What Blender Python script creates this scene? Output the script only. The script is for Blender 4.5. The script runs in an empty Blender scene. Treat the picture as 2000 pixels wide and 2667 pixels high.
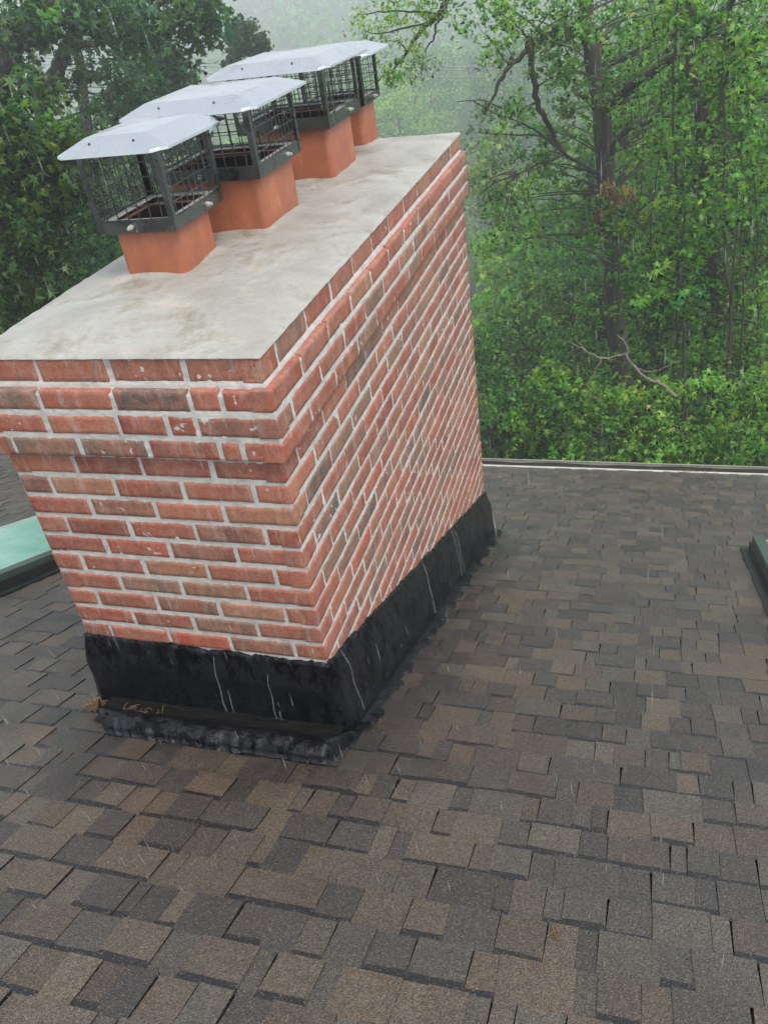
import bpy, math, random
import numpy as np
from mathutils import Vector, Matrix, Euler, noise as mn

# ------------------------------------------------------------------ camera
sc = bpy.context.scene
W_PX, H_PX, F_PX = 2000.0, 2667.0, 2174.4
CAM = Vector((0.82591, -1.58424, 0.71795))
ROT = Euler((0.975167, 0.125982, 0.268637), 'XYZ')
cd = bpy.data.cameras.new("camera"); cam = bpy.data.objects.new("camera", cd)
sc.collection.objects.link(cam); sc.camera = cam
cam.location = CAM; cam.rotation_euler = ROT
cd.sensor_fit = 'VERTICAL'; cd.sensor_height = 24.0
cd.lens = 24.0 * F_PX / H_PX
cd.clip_start = 0.05; cd.clip_end = 3000.0
# ------------------------------------------------------------------ sky, sun, exposure
SUN_EL, SUN_AZ = math.radians(58), math.radians(125)      # azimuth measured from +y towards +x
world = bpy.data.worlds.new("World"); sc.world = world; world.use_nodes = True
wn = world.node_tree.nodes; wl = world.node_tree.links
for n in list(wn): wn.remove(n)
sky = wn.new('ShaderNodeTexSky'); sky.sky_type = 'NISHITA'; sky.sun_disc = False
sky.sun_elevation = SUN_EL; sky.sun_rotation = SUN_AZ
sky.air_density = 1.0; sky.dust_density = 6.0; sky.ozone_density = 1.0
hsv = wn.new('ShaderNodeHueSaturation'); hsv.inputs['Saturation'].default_value = 0.62
bgn = wn.new('ShaderNodeBackground'); bgn.inputs['Strength'].default_value = 0.11
wo = wn.new('ShaderNodeOutputWorld')
cloud = wn.new('ShaderNodeMix'); cloud.data_type = 'RGBA'; cloud.inputs[0].default_value = 0.55      # even white cloud cover over the sky
cloud.inputs[7].default_value = (7.4, 8.2, 8.8, 1)
wl.new(sky.outputs[0], hsv.inputs['Color']); wl.new(hsv.outputs[0], cloud.inputs[6]); wl.new(cloud.outputs[2], bgn.inputs[0]); wl.new(bgn.outputs[0], wo.inputs[0])
sd = bpy.data.lights.new("sun", 'SUN'); sun = bpy.data.objects.new("sun", sd); sc.collection.objects.link(sun)
sd.energy = 0.9; sd.angle = math.radians(24); sd.color = (1.0, 0.98, 0.95)
_d = Vector((math.sin(SUN_AZ)*math.cos(SUN_EL), math.cos(SUN_AZ)*math.cos(SUN_EL), math.sin(SUN_EL)))
sun.rotation_euler = (-_d).to_track_quat('-Z', 'Y').to_euler(); sun.location = (0, 0, 40)
sc.view_settings.view_transform = 'Standard'; sc.view_settings.look = 'None'
sc.view_settings.exposure = 0.68; sc.view_settings.gamma = 1.0
try:
    sc.cycles.use_denoising = True; sc.cycles.volume_bounces = 3
    sc.cycles.transparent_max_bounces = 16; sc.cycles.max_bounces = 7
    sc.cycles.sample_clamp_indirect = 4.0
except Exception: pass

rnd = random.Random(11)
RS = np.random.RandomState(7)
MROT = ROT.to_matrix()
def ray(px, py):
    return MROT @ Vector(((px-W_PX/2)/F_PX, -(py-H_PX/2)/F_PX, -1.0))
def at(px, py, D):                     # point seen at photo pixel (px, py), D metres away on the level
    d = ray(px, py); return CAM + d*(D/math.hypot(d.x, d.y))
def lin(r, g, b, k=1.0):
    f = lambda c: (c/12.92 if c <= 0.04045 else ((c+0.055)/1.055)**2.4)
    return (f(r/255)*k, f(g/255)*k, f(b/255)*k)

# ------------------------------------------------------------------ object helpers
def tag(o, label=None, cat=None, group=None, kind=None):
    if label: o['label'] = label
    if cat: o['category'] = cat
    if group: o['group'] = group
    if kind: o['kind'] = kind
    return o
def empty(name, loc=(0, 0, 0), rz=0.0):
    o = bpy.data.objects.new(name, None); sc.collection.objects.link(o)
    o.location = loc; o.rotation_euler = (0, 0, rz); o.empty_display_size = 0.1
    return o
def link(name, me, mat=None, parent=None):
    o = bpy.data.objects.new(name, me); sc.collection.objects.link(o)
    if mat: me.materials.append(mat)
    if parent:
        o.parent = parent; o.location = -parent.location    # parents have no rotation or scale when parts are made
    return o
class MB:
    def __init__(s): s.v = []; s.f = []; s.c = []
    def add(s, vs, fs, col=(1, 1, 1)):
        b = len(s.v); s.v += [tuple(v) for v in vs]
        s.f += [tuple(i+b for i in f) for f in fs]; s.c += [col]*len(fs)
    def box(s, x0, x1, y0, y1, z0, z1, col=(1, 1, 1)):
        vs = [(x0,y0,z0),(x1,y0,z0),(x1,y1,z0),(x0,y1,z0),(x0,y0,z1),(x1,y0,z1),(x1,y1,z1),(x0,y1,z1)]
        s.add(vs, [(0,3,2,1),(4,5,6,7),(0,1,5,4),(1,2,6,5),(2,3,7,6),(3,0,4,7)], col)
    def tube(s, pts, rads, n=8, col=(1, 1, 1), cap=True, wob=0.0):
        pts = [Vector(p) for p in pts]; rings = []
        up = Vector((0.13, 0.31, 0.94)); prev = None
        vs = []
        for i, p in enumerate(pts):
            t = (pts[min(i+1, len(pts)-1)] - pts[max(i-1, 0)])
            if t.length < 1e-9: t = Vector((0, 0, 1))
            t.normalize()
            a = (prev - t*prev.dot(t)) if prev is not None else t.cross(up)
            if a.length < 1e-4: a = t.cross(Vector((1, 0, 0)))
            a.normalize(); b = t.cross(a); prev = a
            for k in range(n):
                th = 2*math.pi*k/n; r = rads[i]*(1+wob*rnd.uniform(-1, 1))
                vs.append(p + a*math.cos(th)*r + b*math.sin(th)*r)
        fs = []
        for i in range(len(pts)-1):
            for k in range(n):
                fs.append((i*n+k, i*n+(k+1) % n, (i+1)*n+(k+1) % n, (i+1)*n+k))
        if cap:
            fs.append(tuple(range(n-1, -1, -1))); fs.append(tuple((len(pts)-1)*n+k for k in range(n)))
        s.add(vs, fs, col)
    def build(s, name, mat=None, parent=None, smooth=False):
        me = bpy.data.meshes.new(name); me.from_pydata(s.v, [], s.f)
        ln = np.array([len(f) for f in s.f])
        at_ = me.color_attributes.new('col', 'FLOAT_COLOR', 'CORNER')
        ca = np.ones((len(s.f), 4), np.float32); ca[:, :3] = np.array(s.c, np.float32)
        at_.data.foreach_set('color', np.repeat(ca, ln, axis=0).ravel())
        if smooth: me.polygons.foreach_set('use_smooth', np.ones(len(s.f), bool))
        me.update()
        return link(name, me, mat, parent)
def np_mesh(name, V, F, C=None, mat=None, parent=None, smooth=False):
    """V (n,3), F (m,k) one face size, C (m,3) colour per face"""
    me = bpy.data.meshes.new(name); m, k = F.shape
    me.vertices.add(len(V)); me.vertices.foreach_set('co', np.asarray(V, np.float32).ravel())
    me.loops.add(m*k); me.loops.foreach_set('vertex_index', F.astype(np.int32).ravel())
    me.polygons.add(m); me.polygons.foreach_set('loop_start', np.arange(0, m*k, k, dtype=np.int32))
    me.polygons.foreach_set('loop_total', np.full(m, k, np.int32))
    if smooth: me.polygons.foreach_set('use_smooth', np.ones(m, bool))
    if C is not None:
        a = me.color_attributes.new('col', 'FLOAT_COLOR', 'CORNER')
        ca = np.ones((m, 4), np.float32); ca[:, :3] = C
        a.data.foreach_set('color', np.repeat(ca, k, axis=0).ravel())
    me.update(); me.validate()
    return link(name, me, mat, parent)
def grid_mesh(name, P, mat, parent, closed=False):
    """P (r,c,3) grid of points, smooth quads"""
    r, c = P.shape[:2]
    idx = np.arange(r*c).reshape(r, c)
    if closed:
        nx = np.roll(idx, -1, axis=1); A, B = idx[:-1], nx[:-1]; C_, D = nx[1:], idx[1:]
    else:
        A, B, C_, D = idx[:-1, :-1], idx[:-1, 1:], idx[1:, 1:], idx[1:, :-1]
    F = np.stack([A, B, C_, D], -1).reshape(-1, 4)
    return np_mesh(name, P.reshape(-1, 3), F, None, mat, parent, True)
def copy_tree(o, parent=None):
    c = o.copy(); sc.collection.objects.link(c); c.parent = parent
    for ch in [k for k in o.children]: copy_tree(ch, c)
    return c

# ------------------------------------------------------------------ materials
def newmat(name):
    m = bpy.data.materials.new(name); m.use_nodes = True
    nt = m.node_tree
    for n in list(nt.nodes): nt.nodes.remove(n)
    out = nt.nodes.new('ShaderNodeOutputMaterial')
    p = nt.nodes.new('ShaderNodeBsdfPrincipled'); nt.links.new(p.outputs[0], out.inputs[0])
    return m, nt, p, out
def N(nt, t, **kw):
    n = nt.nodes.new(t)
    for k, v in kw.items(): setattr(n, k, v)
    return n
def noise_(nt, scale, detail=4.0, rough=0.55, coord=None, dist=0.0):
    n = N(nt, 'ShaderNodeTexNoise'); n.inputs['Scale'].default_value = scale
    n.inputs['Detail'].default_value = detail; n.inputs['Roughness'].default_value = rough
    n.inputs['Distortion'].default_value = dist
    if coord is not None: nt.links.new(coord, n.inputs['Vector'])
    return n.outputs['Fac']
def ramp(nt, fac, stops):
    r = N(nt, 'ShaderNodeValToRGB'); nt.links.new(fac, r.inputs[0]); e = r.color_ramp.elements
    while len(e) < len(stops): e.new(0.5)
    for i, (p, c) in enumerate(stops):
        e[i].position = p; e[i].color = (c, c, c, 1) if not isinstance(c, tuple) else (*c, 1)
    return r.outputs[0]
def mix(nt, fac, a, b, bt='MIX'):
    m = N(nt, 'ShaderNodeMix', data_type='RGBA', blend_type=bt)
    for s, v in ((0, fac), (6, a), (7, b)):
        if isinstance(v, (int, float)): m.inputs[s].default_value = v
        elif isinstance(v, tuple): m.inputs[s].default_value = (*v, 1)
        else: nt.links.new(v, m.inputs[s])
    return m.outputs[2]
def bump(nt, p, h, strength=0.3, dist=0.01, prev=None):
    b = N(nt, 'ShaderNodeBump'); b.inputs['Strength'].default_value = strength
    b.inputs['Distance'].default_value = dist; nt.links.new(h, b.inputs['Height'])
    if prev is not None: nt.links.new(prev, b.inputs['Normal'])
    nt.links.new(b.outputs[0], p.inputs['Normal']); return b.outputs[0]
def obco(nt): return N(nt, 'ShaderNodeTexCoord').outputs['Object']
def geo_pos(nt): return N(nt, 'ShaderNodeNewGeometry').outputs['Position']
def attr(nt): return N(nt, 'ShaderNodeAttribute', attribute_name='col').outputs['Color']
def setf(p, **kw):
    for k, v in kw.items():
        p.inputs[k].default_value = v if not isinstance(v, tuple) else (*v, 1)

def mat_brick():
    m, nt, p, _ = newmat('brick_clay'); co = geo_pos(nt); c = attr(nt)
    c = mix(nt, ramp(nt, noise_(nt, 12, 6, .7, co, .5), [(.38, 0.0), (.62, .7)]), c, lin(190, 130, 106))
    c = mix(nt, ramp(nt, noise_(nt, 10, 7, .75, co, 1.2), [(.50, 0.0), (.66, .75)]), c, lin(134, 108, 98))
    c = mix(nt, ramp(nt, noise_(nt, 17, 5, .7, co, .6), [(.30, .55), (.45, 0.0)]), c, lin(170, 82, 60))
    c = mix(nt, ramp(nt, noise_(nt, 85, 4, .7, co), [(.36, .6), (.55, 0.0)]), c, mix(nt, 1.0, c, (.66, .62, .60), 'MULTIPLY'))
    st = N(nt, 'ShaderNodeMapping'); st.inputs['Scale'].default_value = (34, 34, 7); nt.links.new(co, st.inputs[0])
    c = mix(nt, ramp(nt, noise_(nt, 1.0, 6, .8, st.outputs[0]), [(.50, 0.0), (.72, .48)]), c, lin(206, 194, 180))   # lime wash streaks
    c = mix(nt, ramp(nt, noise_(nt, 5.5, 7, .8, co), [(.60, 0.0), (.78, .45)]), c, lin(205, 190, 184))
    c = mix(nt, ramp(nt, noise_(nt, 210, 2, .6, co), [(.66, 0.0), (.74, .55)]), c, lin(205, 180, 168))
    c = mix(nt, ramp(nt, noise_(nt, 180, 2, .6, co, .3), [(.29, .65), (.36, 0.0)]), c, lin(64, 44, 40))
    nt.links.new(c, p.inputs['Base Color']); nt.links.new(ramp(nt, noise_(nt, 20, 4, .6, co), [(.3, .35), (.7, .65)]), p.inputs['Roughness'])
    h = mix(nt, .5, noise_(nt, 160, 6, .7, co), noise_(nt, 35, 4, .6, co))
    bump(nt, p, h, .7, .005); return m
def mat_mortar():
    m, nt, p, _ = newmat('mortar'); co = geo_pos(nt)
    c = ramp(nt, noise_(nt, 22, 6, .7, co), [(.3, lin(176, 174, 168)), (.45, lin(206, 204, 198)), (.72, lin(224, 222, 217))])
    c = mix(nt, ramp(nt, noise_(nt, 60, 5, .7, co), [(.62, 0.0), (.72, .6)]), c, lin(128, 118, 100))
    nt.links.new(c, p.inputs['Base Color']); setf(p, Roughness=.8)
    bump(nt, p, noise_(nt, 220, 6, .75, co), .7, .004); return m
def mat_crown():
    m, nt, p, _ = newmat('crown_mortar'); co = geo_pos(nt)
    c = ramp(nt, noise_(nt, 4.5, 7, .6, co, .4), [(.28, lin(154, 150, 139)), (.5, lin(174, 171, 162)), (.72, lin(190, 188, 180))])
    c = mix(nt, ramp(nt, noise_(nt, 4.3, 7, .7, co, .25), [(.53, 0.0), (.66, .8)]), c, lin(134, 122, 98))
    c = mix(nt, ramp(nt, noise_(nt, 25, 5, .7, co), [(.60, 0.0), (.8, .35)]), c, lin(110, 105, 92))
    c = mix(nt, ramp(nt, noise_(nt, 70, 6, .7, co), [(.3, .30), (.6, 0.0)]), c, lin(135, 132, 124))
    c = mix(nt, ramp(nt, noise_(nt, 7, 3, .6, co), [(.60, 0.0), (.7, .3)]), c, lin(214, 196, 176))
    nt.links.new(c, p.inputs['Base Color'])
    nt.links.new(ramp(nt, noise_(nt, 6, 4, .6, co), [(.35, .30), (.65, .62)]), p.inputs['Roughness'])
    h = mix(nt, .35, noise_(nt, 180, 6, .7, co), noise_(nt, 12, 4, .6, co))
    bump(nt, p, h, .5, .006); return m
def mat_tar():
    m, nt, p, _ = newmat('roofing_tar'); co = geo_pos(nt)
    mp = N(nt, 'ShaderNodeMapping'); mp.inputs['Scale'].default_value = (1, 1, .4); nt.links.new(co, mp.inputs[0])
    n1 = noise_(nt, 26, 10, .8, mp.outputs[0], .3); n2 = noise_(nt, 5, 3, .5, co)
    n3 = mix(nt, .22, n1, n2)
    c = ramp(nt, n3, [(.47, (.0012, .0012, .0015)), (.50, (.009, .0095, .013))])
    nt.links.new(c, p.inputs['Base Color'])
    nt.links.new(ramp(nt, n3, [(.47, .07), (.50, .19)]), p.inputs['Roughness'])
    nt.links.new(ramp(nt, n3, [(.47, .10), (.50, .30)]), p.inputs['Specular IOR Level'])
    v = N(nt, 'ShaderNodeTexVoronoi', feature='DISTANCE_TO_EDGE'); v.inputs['Scale'].default_value = 75
    nt.links.new(co, v.inputs['Vector'])
    b = bump(nt, p, ramp(nt, v.outputs[0], [(0.0, 0.0), (.06, 1.0)]), .12, .002)
    b = bump(nt, p, mix(nt, .5, noise_(nt, 60, 6, .7, mp.outputs[0]), noise_(nt, 14, 3, .5, co)), .4, .008, b)
    m2 = N(nt, 'ShaderNodeMapping'); m2.inputs['Scale'].default_value = (38, 38, 2.2); nt.links.new(co, m2.inputs[0])
    bump(nt, p, noise_(nt, 1.0, 5, .7, m2.outputs[0]), .5, .012, b); return m       # vertical drips
def mat_shingle():
    m, nt, p, _ = newmat('asphalt_shingle'); co = geo_pos(nt); c = attr(nt)
    v = N(nt, 'ShaderNodeTexVoronoi'); v.inputs['Scale'].default_value = 420; nt.links.new(co, v.inputs['Vector'])
    sep = N(nt, 'ShaderNodeSeparateColor'); nt.links.new(v.outputs['Color'], sep.inputs[0])
    g = ramp(nt, sep.outputs[0], [(0.0, .28), (.35, .75), (.7, 1.15), (1.0, 2.0)])
    c = mix(nt, .85, c, g, 'MULTIPLY')
    tan = ramp(nt, sep.outputs[1], [(.93, 0.0), (.97, .42)])
    c = mix(nt, tan, c, lin(160, 138, 114))
    c = mix(nt, ramp(nt, noise_(nt, 7, 5, .65, co), [(.3, .35), (.7, 0.0)]), c, mix(nt, 1.0, c, (.6, .6, .62), 'MULTIPLY'))
    sx = N(nt, 'ShaderNodeSeparateXYZ'); nt.links.new(co, sx.inputs[0])
    def mth(op, a, b=0.0):
        n = N(nt, 'ShaderNodeMath', operation=op)
        for i_, v_ in ((0, a), (1, b)):
            if isinstance(v_, (int, float)): n.inputs[i_].default_value = v_
            else: nt.links.new(v_, n.inputs[i_])
        return n.outputs[0]
    ax = mth('SUBTRACT', mth('ABSOLUTE', mth('ADD', sx.outputs[0], .40)), .40)
    ay = mth('SUBTRACT', mth('ABSOLUTE', mth('SUBTRACT', sx.outputs[1], 1.15)), 1.2)
    dd = mth('ADD', mth('MAXIMUM', ax, ay), mth('MULTIPLY', mth('SUBTRACT', noise_(nt, 3.5, 6, .7, co), .5), .9))
    wet = ramp(nt, dd, [(.08, .65), (.30, 0.0)])                       # run-off soaks the shingles round the chimney
    c = mix(nt, wet, c, mix(nt, 1.0, c, (.42, .42, .44), 'MULTIPLY'))
    nt.links.new(c, p.inputs['Base Color'])
    nt.links.new(mix(nt, wet, ramp(nt, noise_(nt, 5, 5, .7, co), [(.3, .30), (.7, .58)]), (.17, .17, .17)), p.inputs['Roughness'])
    setf(p, **{'Specular IOR Level': .8})
    bump(nt, p, mix(nt, .4, v.outputs['Distance'], noise_(nt, 60, 4, .6, co)), .5, .004); return m
def mat_flue():
    m, nt, p, _ = newmat('terracotta'); co = geo_pos(nt)
    c = ramp(nt, noise_(nt, 10, 5, .6, co), [(.3, lin(152, 88, 62)), (.55, lin(170, 100, 70)), (.8, lin(188, 118, 84))])
    sp = ramp(nt, noise_(nt, 190, 2, .5, co), [(.72, 0.0), (.75, .8)])
    c = mix(nt, sp, c, lin(225, 180, 160))
    st = N(nt, 'ShaderNodeMapping'); st.inputs['Scale'].default_value = (40, 40, 3); nt.links.new(co, st.inputs[0])
    c = mix(nt, ramp(nt, noise_(nt, 1.0, 4, .6, st.outputs[0]), [(.5, 0.0), (.8, .4)]), c, lin(122, 70, 54))
    nt.links.new(c, p.inputs['Base Color']); setf(p, Roughness=.45)
    bump(nt, p, noise_(nt, 120, 5, .6, co), .3, .003); return m
def mat_steel(name, base, r0, r1, metal=1.0, wet=False):
    m, nt, p, _ = newmat(name); co = geo_pos(nt)
    c = ramp(nt, noise_(nt, 12, 5, .6, co), [(.3, tuple(x*(.93 if wet else .8) for x in base)), (.7, base)])
    if wet: c = mix(nt, ramp(nt, noise_(nt, 9, 7, .8, co, .9), [(.54, 0.0), (.62, .4)]), c, (.46, .46, .5))  # dark streaks of reflection painted into the sheet's base colour
    nt.links.new(c, p.inputs['Base Color']); setf(p, Metallic=metal)
    nt.links.new(ramp(nt, noise_(nt, 5 if wet else 9, 5, .65, co, .6), [(.42, r0), (.6, r1)]), p.inputs['Roughness'])
    b = bump(nt, p, noise_(nt, 3.5, 3, .5, co), .22 if wet else .5, .02)
    if wet: bump(nt, p, noise_(nt, 60, 3, .6, co), .10, .003, b)
    return m
def mat_plain(name, col, rough=.5, metal=0.0, var=.25, sc_=8):
    m, nt, p, _ = newmat(name); co = obco(nt)
    c = ramp(nt, noise_(nt, sc_, 5, .6, co), [(.3, tuple(x*(1-var) for x in col)), (.7, col)])
    nt.links.new(c, p.inputs['Base Color']); setf(p, Roughness=rough, Metallic=metal); return m
def mat_leaf():
    m, nt, p, out = newmat('leaves'); c = attr(nt)
    nt.links.new(c, p.inputs['Base Color']); setf(p, Roughness=.38, **{'Specular IOR Level': .5})
    t = N(nt, 'ShaderNodeBsdfTranslucent')
    nt.links.new(mix(nt, 1.0, c, (1.35, 1.5, .6), 'MULTIPLY'), t.inputs[0])
    ms = N(nt, 'ShaderNodeMixShader'); ms.inputs[0].default_value = .5
    nt.links.new(p.outputs[0], ms.inputs[1]); nt.links.new(t.outputs[0], ms.inputs[2]); nt.links.new(ms.outputs[0], out.inputs[0])
    return m
def mat_bark():
    m, nt, p, _ = newmat('bark'); co = obco(nt)
    mp = N(nt, 'ShaderNodeMapping'); mp.inputs['Scale'].default_value = (14, 14, 3); nt.links.new(co, mp.inputs[0])
    n1 = noise_(nt, 1.6, 7, .7, mp.outputs[0], .6); c = attr(nt)
    c = mix(nt, ramp(nt, n1, [(.35, .85), (.6, 0.0)]), c, mix(nt, 1.0, c, (.35, .34, .33), 'MULTIPLY'))
    c = mix(nt, ramp(nt, noise_(nt, 9, 5, .7, co), [(.58, 0.0), (.72, .5)]), c, lin(98, 108, 92))
    nt.links.new(c, p.inputs['Base Color']); setf(p, Roughness=.75)
    bump(nt, p, n1, .9, .03); return m
def mat_ground():
    m, nt, p, _ = newmat('forest_floor'); co = geo_pos(nt)
    c = ramp(nt, noise_(nt, .35, 8, .7, co), [(.3, (.018, .030, .012)), (.55, (.035, .065, .020)), (.75, (.06, .10, .03))])
    nt.links.new(c, p.inputs['Base Color']); setf(p, Roughness=.9)
    bump(nt, p, noise_(nt, 3, 8, .8, co), 1.0, .3); return m
M = dict(brick=mat_brick(), mortar=mat_mortar(), crown=mat_crown(), tar=mat_tar(), shingle=mat_shingle(), flue=mat_flue(),
         hood=mat_steel('wet_stainless_sheet', (.68, .69, .71), .07, .32, wet=True),
         steel=mat_steel('dull_stainless', (.20, .215, .21), .22, .40),
         shelf=mat_plain('bright_steel_lip', (.66, .64, .60), .4, .15), soot=mat_plain('soot', (.035, .02, .016), .8),
         leaf=mat_leaf(), bark=mat_bark(), ground=mat_ground(),
         cream=mat_plain('cream_aluminium', lin(200, 196, 180), .5), dark=mat_plain('gutter_inside', (.02, .018, .015), .8),
         frame=mat_plain('green_grey_cladding', lin(84, 100, 92), .4, .3), blackclad=mat_plain('black_cladding', (.018, .022, .022), .45),
         wall=mat_plain('painted_siding', lin(190, 184, 170), .7), wire=mat_plain('wire', (.35, .36, .36), .4, .6),
         straw=mat_plain('pine_straw', lin(128, 98, 70), .8))
def mat_glass():
    m, nt, p, _ = newmat('skylight_glass')
    c = ramp(nt, noise_(nt, 6, 5, .7, obco(nt)), [(.3, lin(128, 178, 162)), (.7, lin(158, 204, 190))])  # milky mint holds the glass tint plus painted reflection of sky and interior
    nt.links.new(c, p.inputs['Base Color']); setf(p, Roughness=.08, **{'Specular IOR Level': .8})
    bump(nt, p, noise_(nt, 90, 3, .6, obco(nt)), .25, .002); return m
def mat_water():
    m, nt, p, _ = newmat('rainwater'); co = geo_pos(nt)
    mp = N(nt, 'ShaderNodeMapping'); mp.inputs['Scale'].default_value = (10, 60, 10); nt.links.new(co, mp.inputs[0])
    setf(p, **{'Base Color': (.012, .012, .009)}, Roughness=.05, IOR=1.33)
    bump(nt, p, noise_(nt, 1.0, 5, .7, mp.outputs[0], 1.2), 1.0, .04); return m
def mat_rain():
    m, nt, p, out = newmat('raindrop')
    setf(p, **{'Base Color': (.9, .93, .95)}, Roughness=.15); t = N(nt, 'ShaderNodeBsdfTransparent')
    tl = N(nt, 'ShaderNodeBsdfTranslucent'); m1 = N(nt, 'ShaderNodeMixShader'); m1.inputs[0].default_value = .5
    nt.links.new(p.outputs[0], m1.inputs[1]); nt.links.new(tl.outputs[0], m1.inputs[2])
    ms = N(nt, 'ShaderNodeMixShader'); ms.inputs[0].default_value = .15
    nt.links.new(t.outputs[0], ms.inputs[1]); nt.links.new(m1.outputs[0], ms.inputs[2]); nt.links.new(ms.outputs[0], out.inputs[0])
    return m
M['glass'] = mat_glass(); M['water'] = mat_water(); M['rain'] = mat_rain()

# ------------------------------------------------------------------ roof frame of reference
PITCH = math.atan(0.4075); CP, SP = math.cos(PITCH), math.sin(PITCH); Z0 = -1.245
def roof(u, v, h=0.0):                 # u across the roof, v down the slope from the chimney's near face, h out of the surface
    return Vector((u, v*CP + h*SP, Z0 - v*SP + h*CP))
CW, CL = 0.803, 2.33                   # chimney width and length
EAVE_V = 4.46/CP; X0, X1, TOP_V = -9.0, 7.0, -3.4

# ================================================================== HOUSE
house = empty('house', (0, 0, Z0))
tag(house, 'house roof of brown and charcoal asphalt shingles around the brick chimney', 'house')
def build_roof():
    mb = MB(); EXP = 0.106/CP
    pal = [lin(118, 103, 86), lin(112, 101, 88), lin(122, 112, 95), lin(92, 91, 86), lin(78, 77, 77), lin(82, 77, 77), lin(104, 101, 93), lin(66, 65, 67), lin(96, 85, 78), lin(111, 106, 95)]
    r = random.Random(5)
    k0 = int(TOP_V/EXP)-1; k1 = int(EAVE_V/EXP)
    for k in range(k0, k1+1):
        va, vb = k*EXP, (k+1)*EXP
        if vb > EAVE_V+.02: break
        u = X0 + r.uniform(-.2, 0)
        tab = True; near = (vb < 1.6)
        while u < X1:
            w = r.uniform(.06, .155) if tab else r.uniform(.035, .11)
            if r.random() < .12: w *= .6
            ua, ub = max(u, X0), min(u+w, X1); u += w
            if ub-ua < .012: continue
            if r.random() < .6:
                gp = r.uniform(.0006, .0018); ua += gp*.5; ub -= gp*.5
            t = (.0086 if tab else .0052) + r.uniform(-.0008, .0008)
            lift = r.uniform(0, .002)
            c = r.choice(pal); mc = lin(102, 94, 84); c = tuple(a_*.74+b_*.26 for a_, b_ in zip(c, mc)); j = r.uniform(.44, .62); c = (c[0]*j*1.07, c[1]*j*.985, c[2]*j*.91)
            sk = r.uniform(-.006, .006)
            h0 = .0030 if tab else .0008
            vb_ = vb + r.uniform(-.0022, .0022) if tab else vb-.001
            P = [roof(ua, va-.004, h0), roof(ub, va-.004, h0), roof(ub+sk*.4, vb_, t+lift), roof(ua+sk, vb_, t+lift),
                 roof(ua, va-.004, -.004), roof(ub, va-.004, -.004), roof(ub+sk*.4, vb_, .0), roof(ua+sk, vb_, .0)]
            mb.add(P, [(0, 1, 2, 3)], c)
            mb.add(P, [(3, 2, 6, 7), (0, 3, 7, 4), (1, 5, 6, 2)], (.012, .012, .012))
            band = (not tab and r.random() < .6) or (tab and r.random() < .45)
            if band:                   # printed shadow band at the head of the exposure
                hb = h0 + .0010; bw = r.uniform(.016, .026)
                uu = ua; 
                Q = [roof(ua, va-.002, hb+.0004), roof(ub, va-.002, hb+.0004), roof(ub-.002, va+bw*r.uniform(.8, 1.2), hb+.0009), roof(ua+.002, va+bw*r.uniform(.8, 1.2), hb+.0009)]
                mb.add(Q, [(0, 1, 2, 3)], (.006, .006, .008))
            tab = not tab
    o = mb.build('roof', M['shingle'], house)
    return o
roof_o = build_roof()
def deck():
    mb = MB()
    A = [roof(X0, TOP_V, -.006), roof(X1, TOP_V, -.006), roof(X1, EAVE_V, -.006), roof(X0, EAVE_V, -.006)]
    B = [a - Vector((0, 0, .18)) for a in A]
    mb.add(A+B, [(0, 1, 2, 3), (7, 6, 5, 4), (0, 4, 5, 1), (1, 5, 6, 2), (2, 6, 7, 3), (3, 7, 4, 0)], (.03, .03, .03))
    mb.build('roof_deck', M['dark'], house)
    # far slope behind the ridge and the walls
    mb = MB(); rz = roof(0, TOP_V, 0).z; ry = roof(0, TOP_V, 0).y
    ey = 4.2; by = ry - (ey-ry)
    mb.box(X0+.3, X1-.3, by, ey, -8.4, Z0-EAVE_V*SP-.2)
    mb.build('wall', M['wall'], house)
    mb = MB(); t = [Vector((X0, ry, rz)), Vector((X1, ry, rz)), Vector((X1, by-.3, rz-(ry-by+.3)*.4075)), Vector((X0, by-.3, rz-(ry-by+.3)*.4075))]
    b = [a - Vector((0, 0, .18)) for a in t]
    mb.add(t+b, [(0, 1, 2, 3)[::-1], (4, 5, 6, 7), (0, 4, 5, 1), (1, 5, 6, 2), (2, 6, 7, 3), (3, 7, 4, 0)], lin(80, 74, 70))
    mb.build('rear_roof', M['shingle'], house)
deck()
def gutter():
    e = roof(0, EAVE_V, 0); y, z = e.y, e.z
    prof = [(y+.004, z+.006), (y+.006, z-.085), (y+.085, z-.085), (y+.118, z-.04), (y+.118, z+.010), (y+.106, z+.014), (y+.106, z+.007), (y+.112, z+.002), (y+.112, z-.035), (y+.08, z-.079), (y+.012, z-.079), (y+.012, z+.006)]
    mb = MB(); n = len(prof)
    vs = [(X0, a, b) for a, b in prof] + [(X1, a, b) for a, b in prof]
    mb.add(vs, [(i, i+n, (i+1) % n+n, (i+1) % n) for i in range(n)] + [tuple(range(n))[::-1], tuple(range(n, 2*n))])
    g = mb.build('gutter', M['cream'], house)
    mb = MB(); mb.box(X0, X1, y-.022, y+.0035, z+.0125, z+.017); mb.box(X0, X1, y-.002, y+.0035, z-.05, z+.0125)
    mb.build('drip_edge', M['cream'], house)
    mb = MB(); r = random.Random(3)
    pts = 400; vs = []
    for i in range(pts+1):
        x = X0 + (X1-X0)*i/pts; hh = z-.010+.010*mn.noise(Vector((x*3, 0, 0)))
        vs += [(x, y+.0125, hh), (x, y+.11, hh-.004)]
    mb.add(vs, [(2*i, 2*i+2, 2*i+3, 2*i+1) for i in range(pts)], (.02, .018, .015))
    o = mb.build('gutter_litter_shade', M['dark'], house)  # dark litter sheet set high; its black also paints the gutter's inner shade
gutter()
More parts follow.
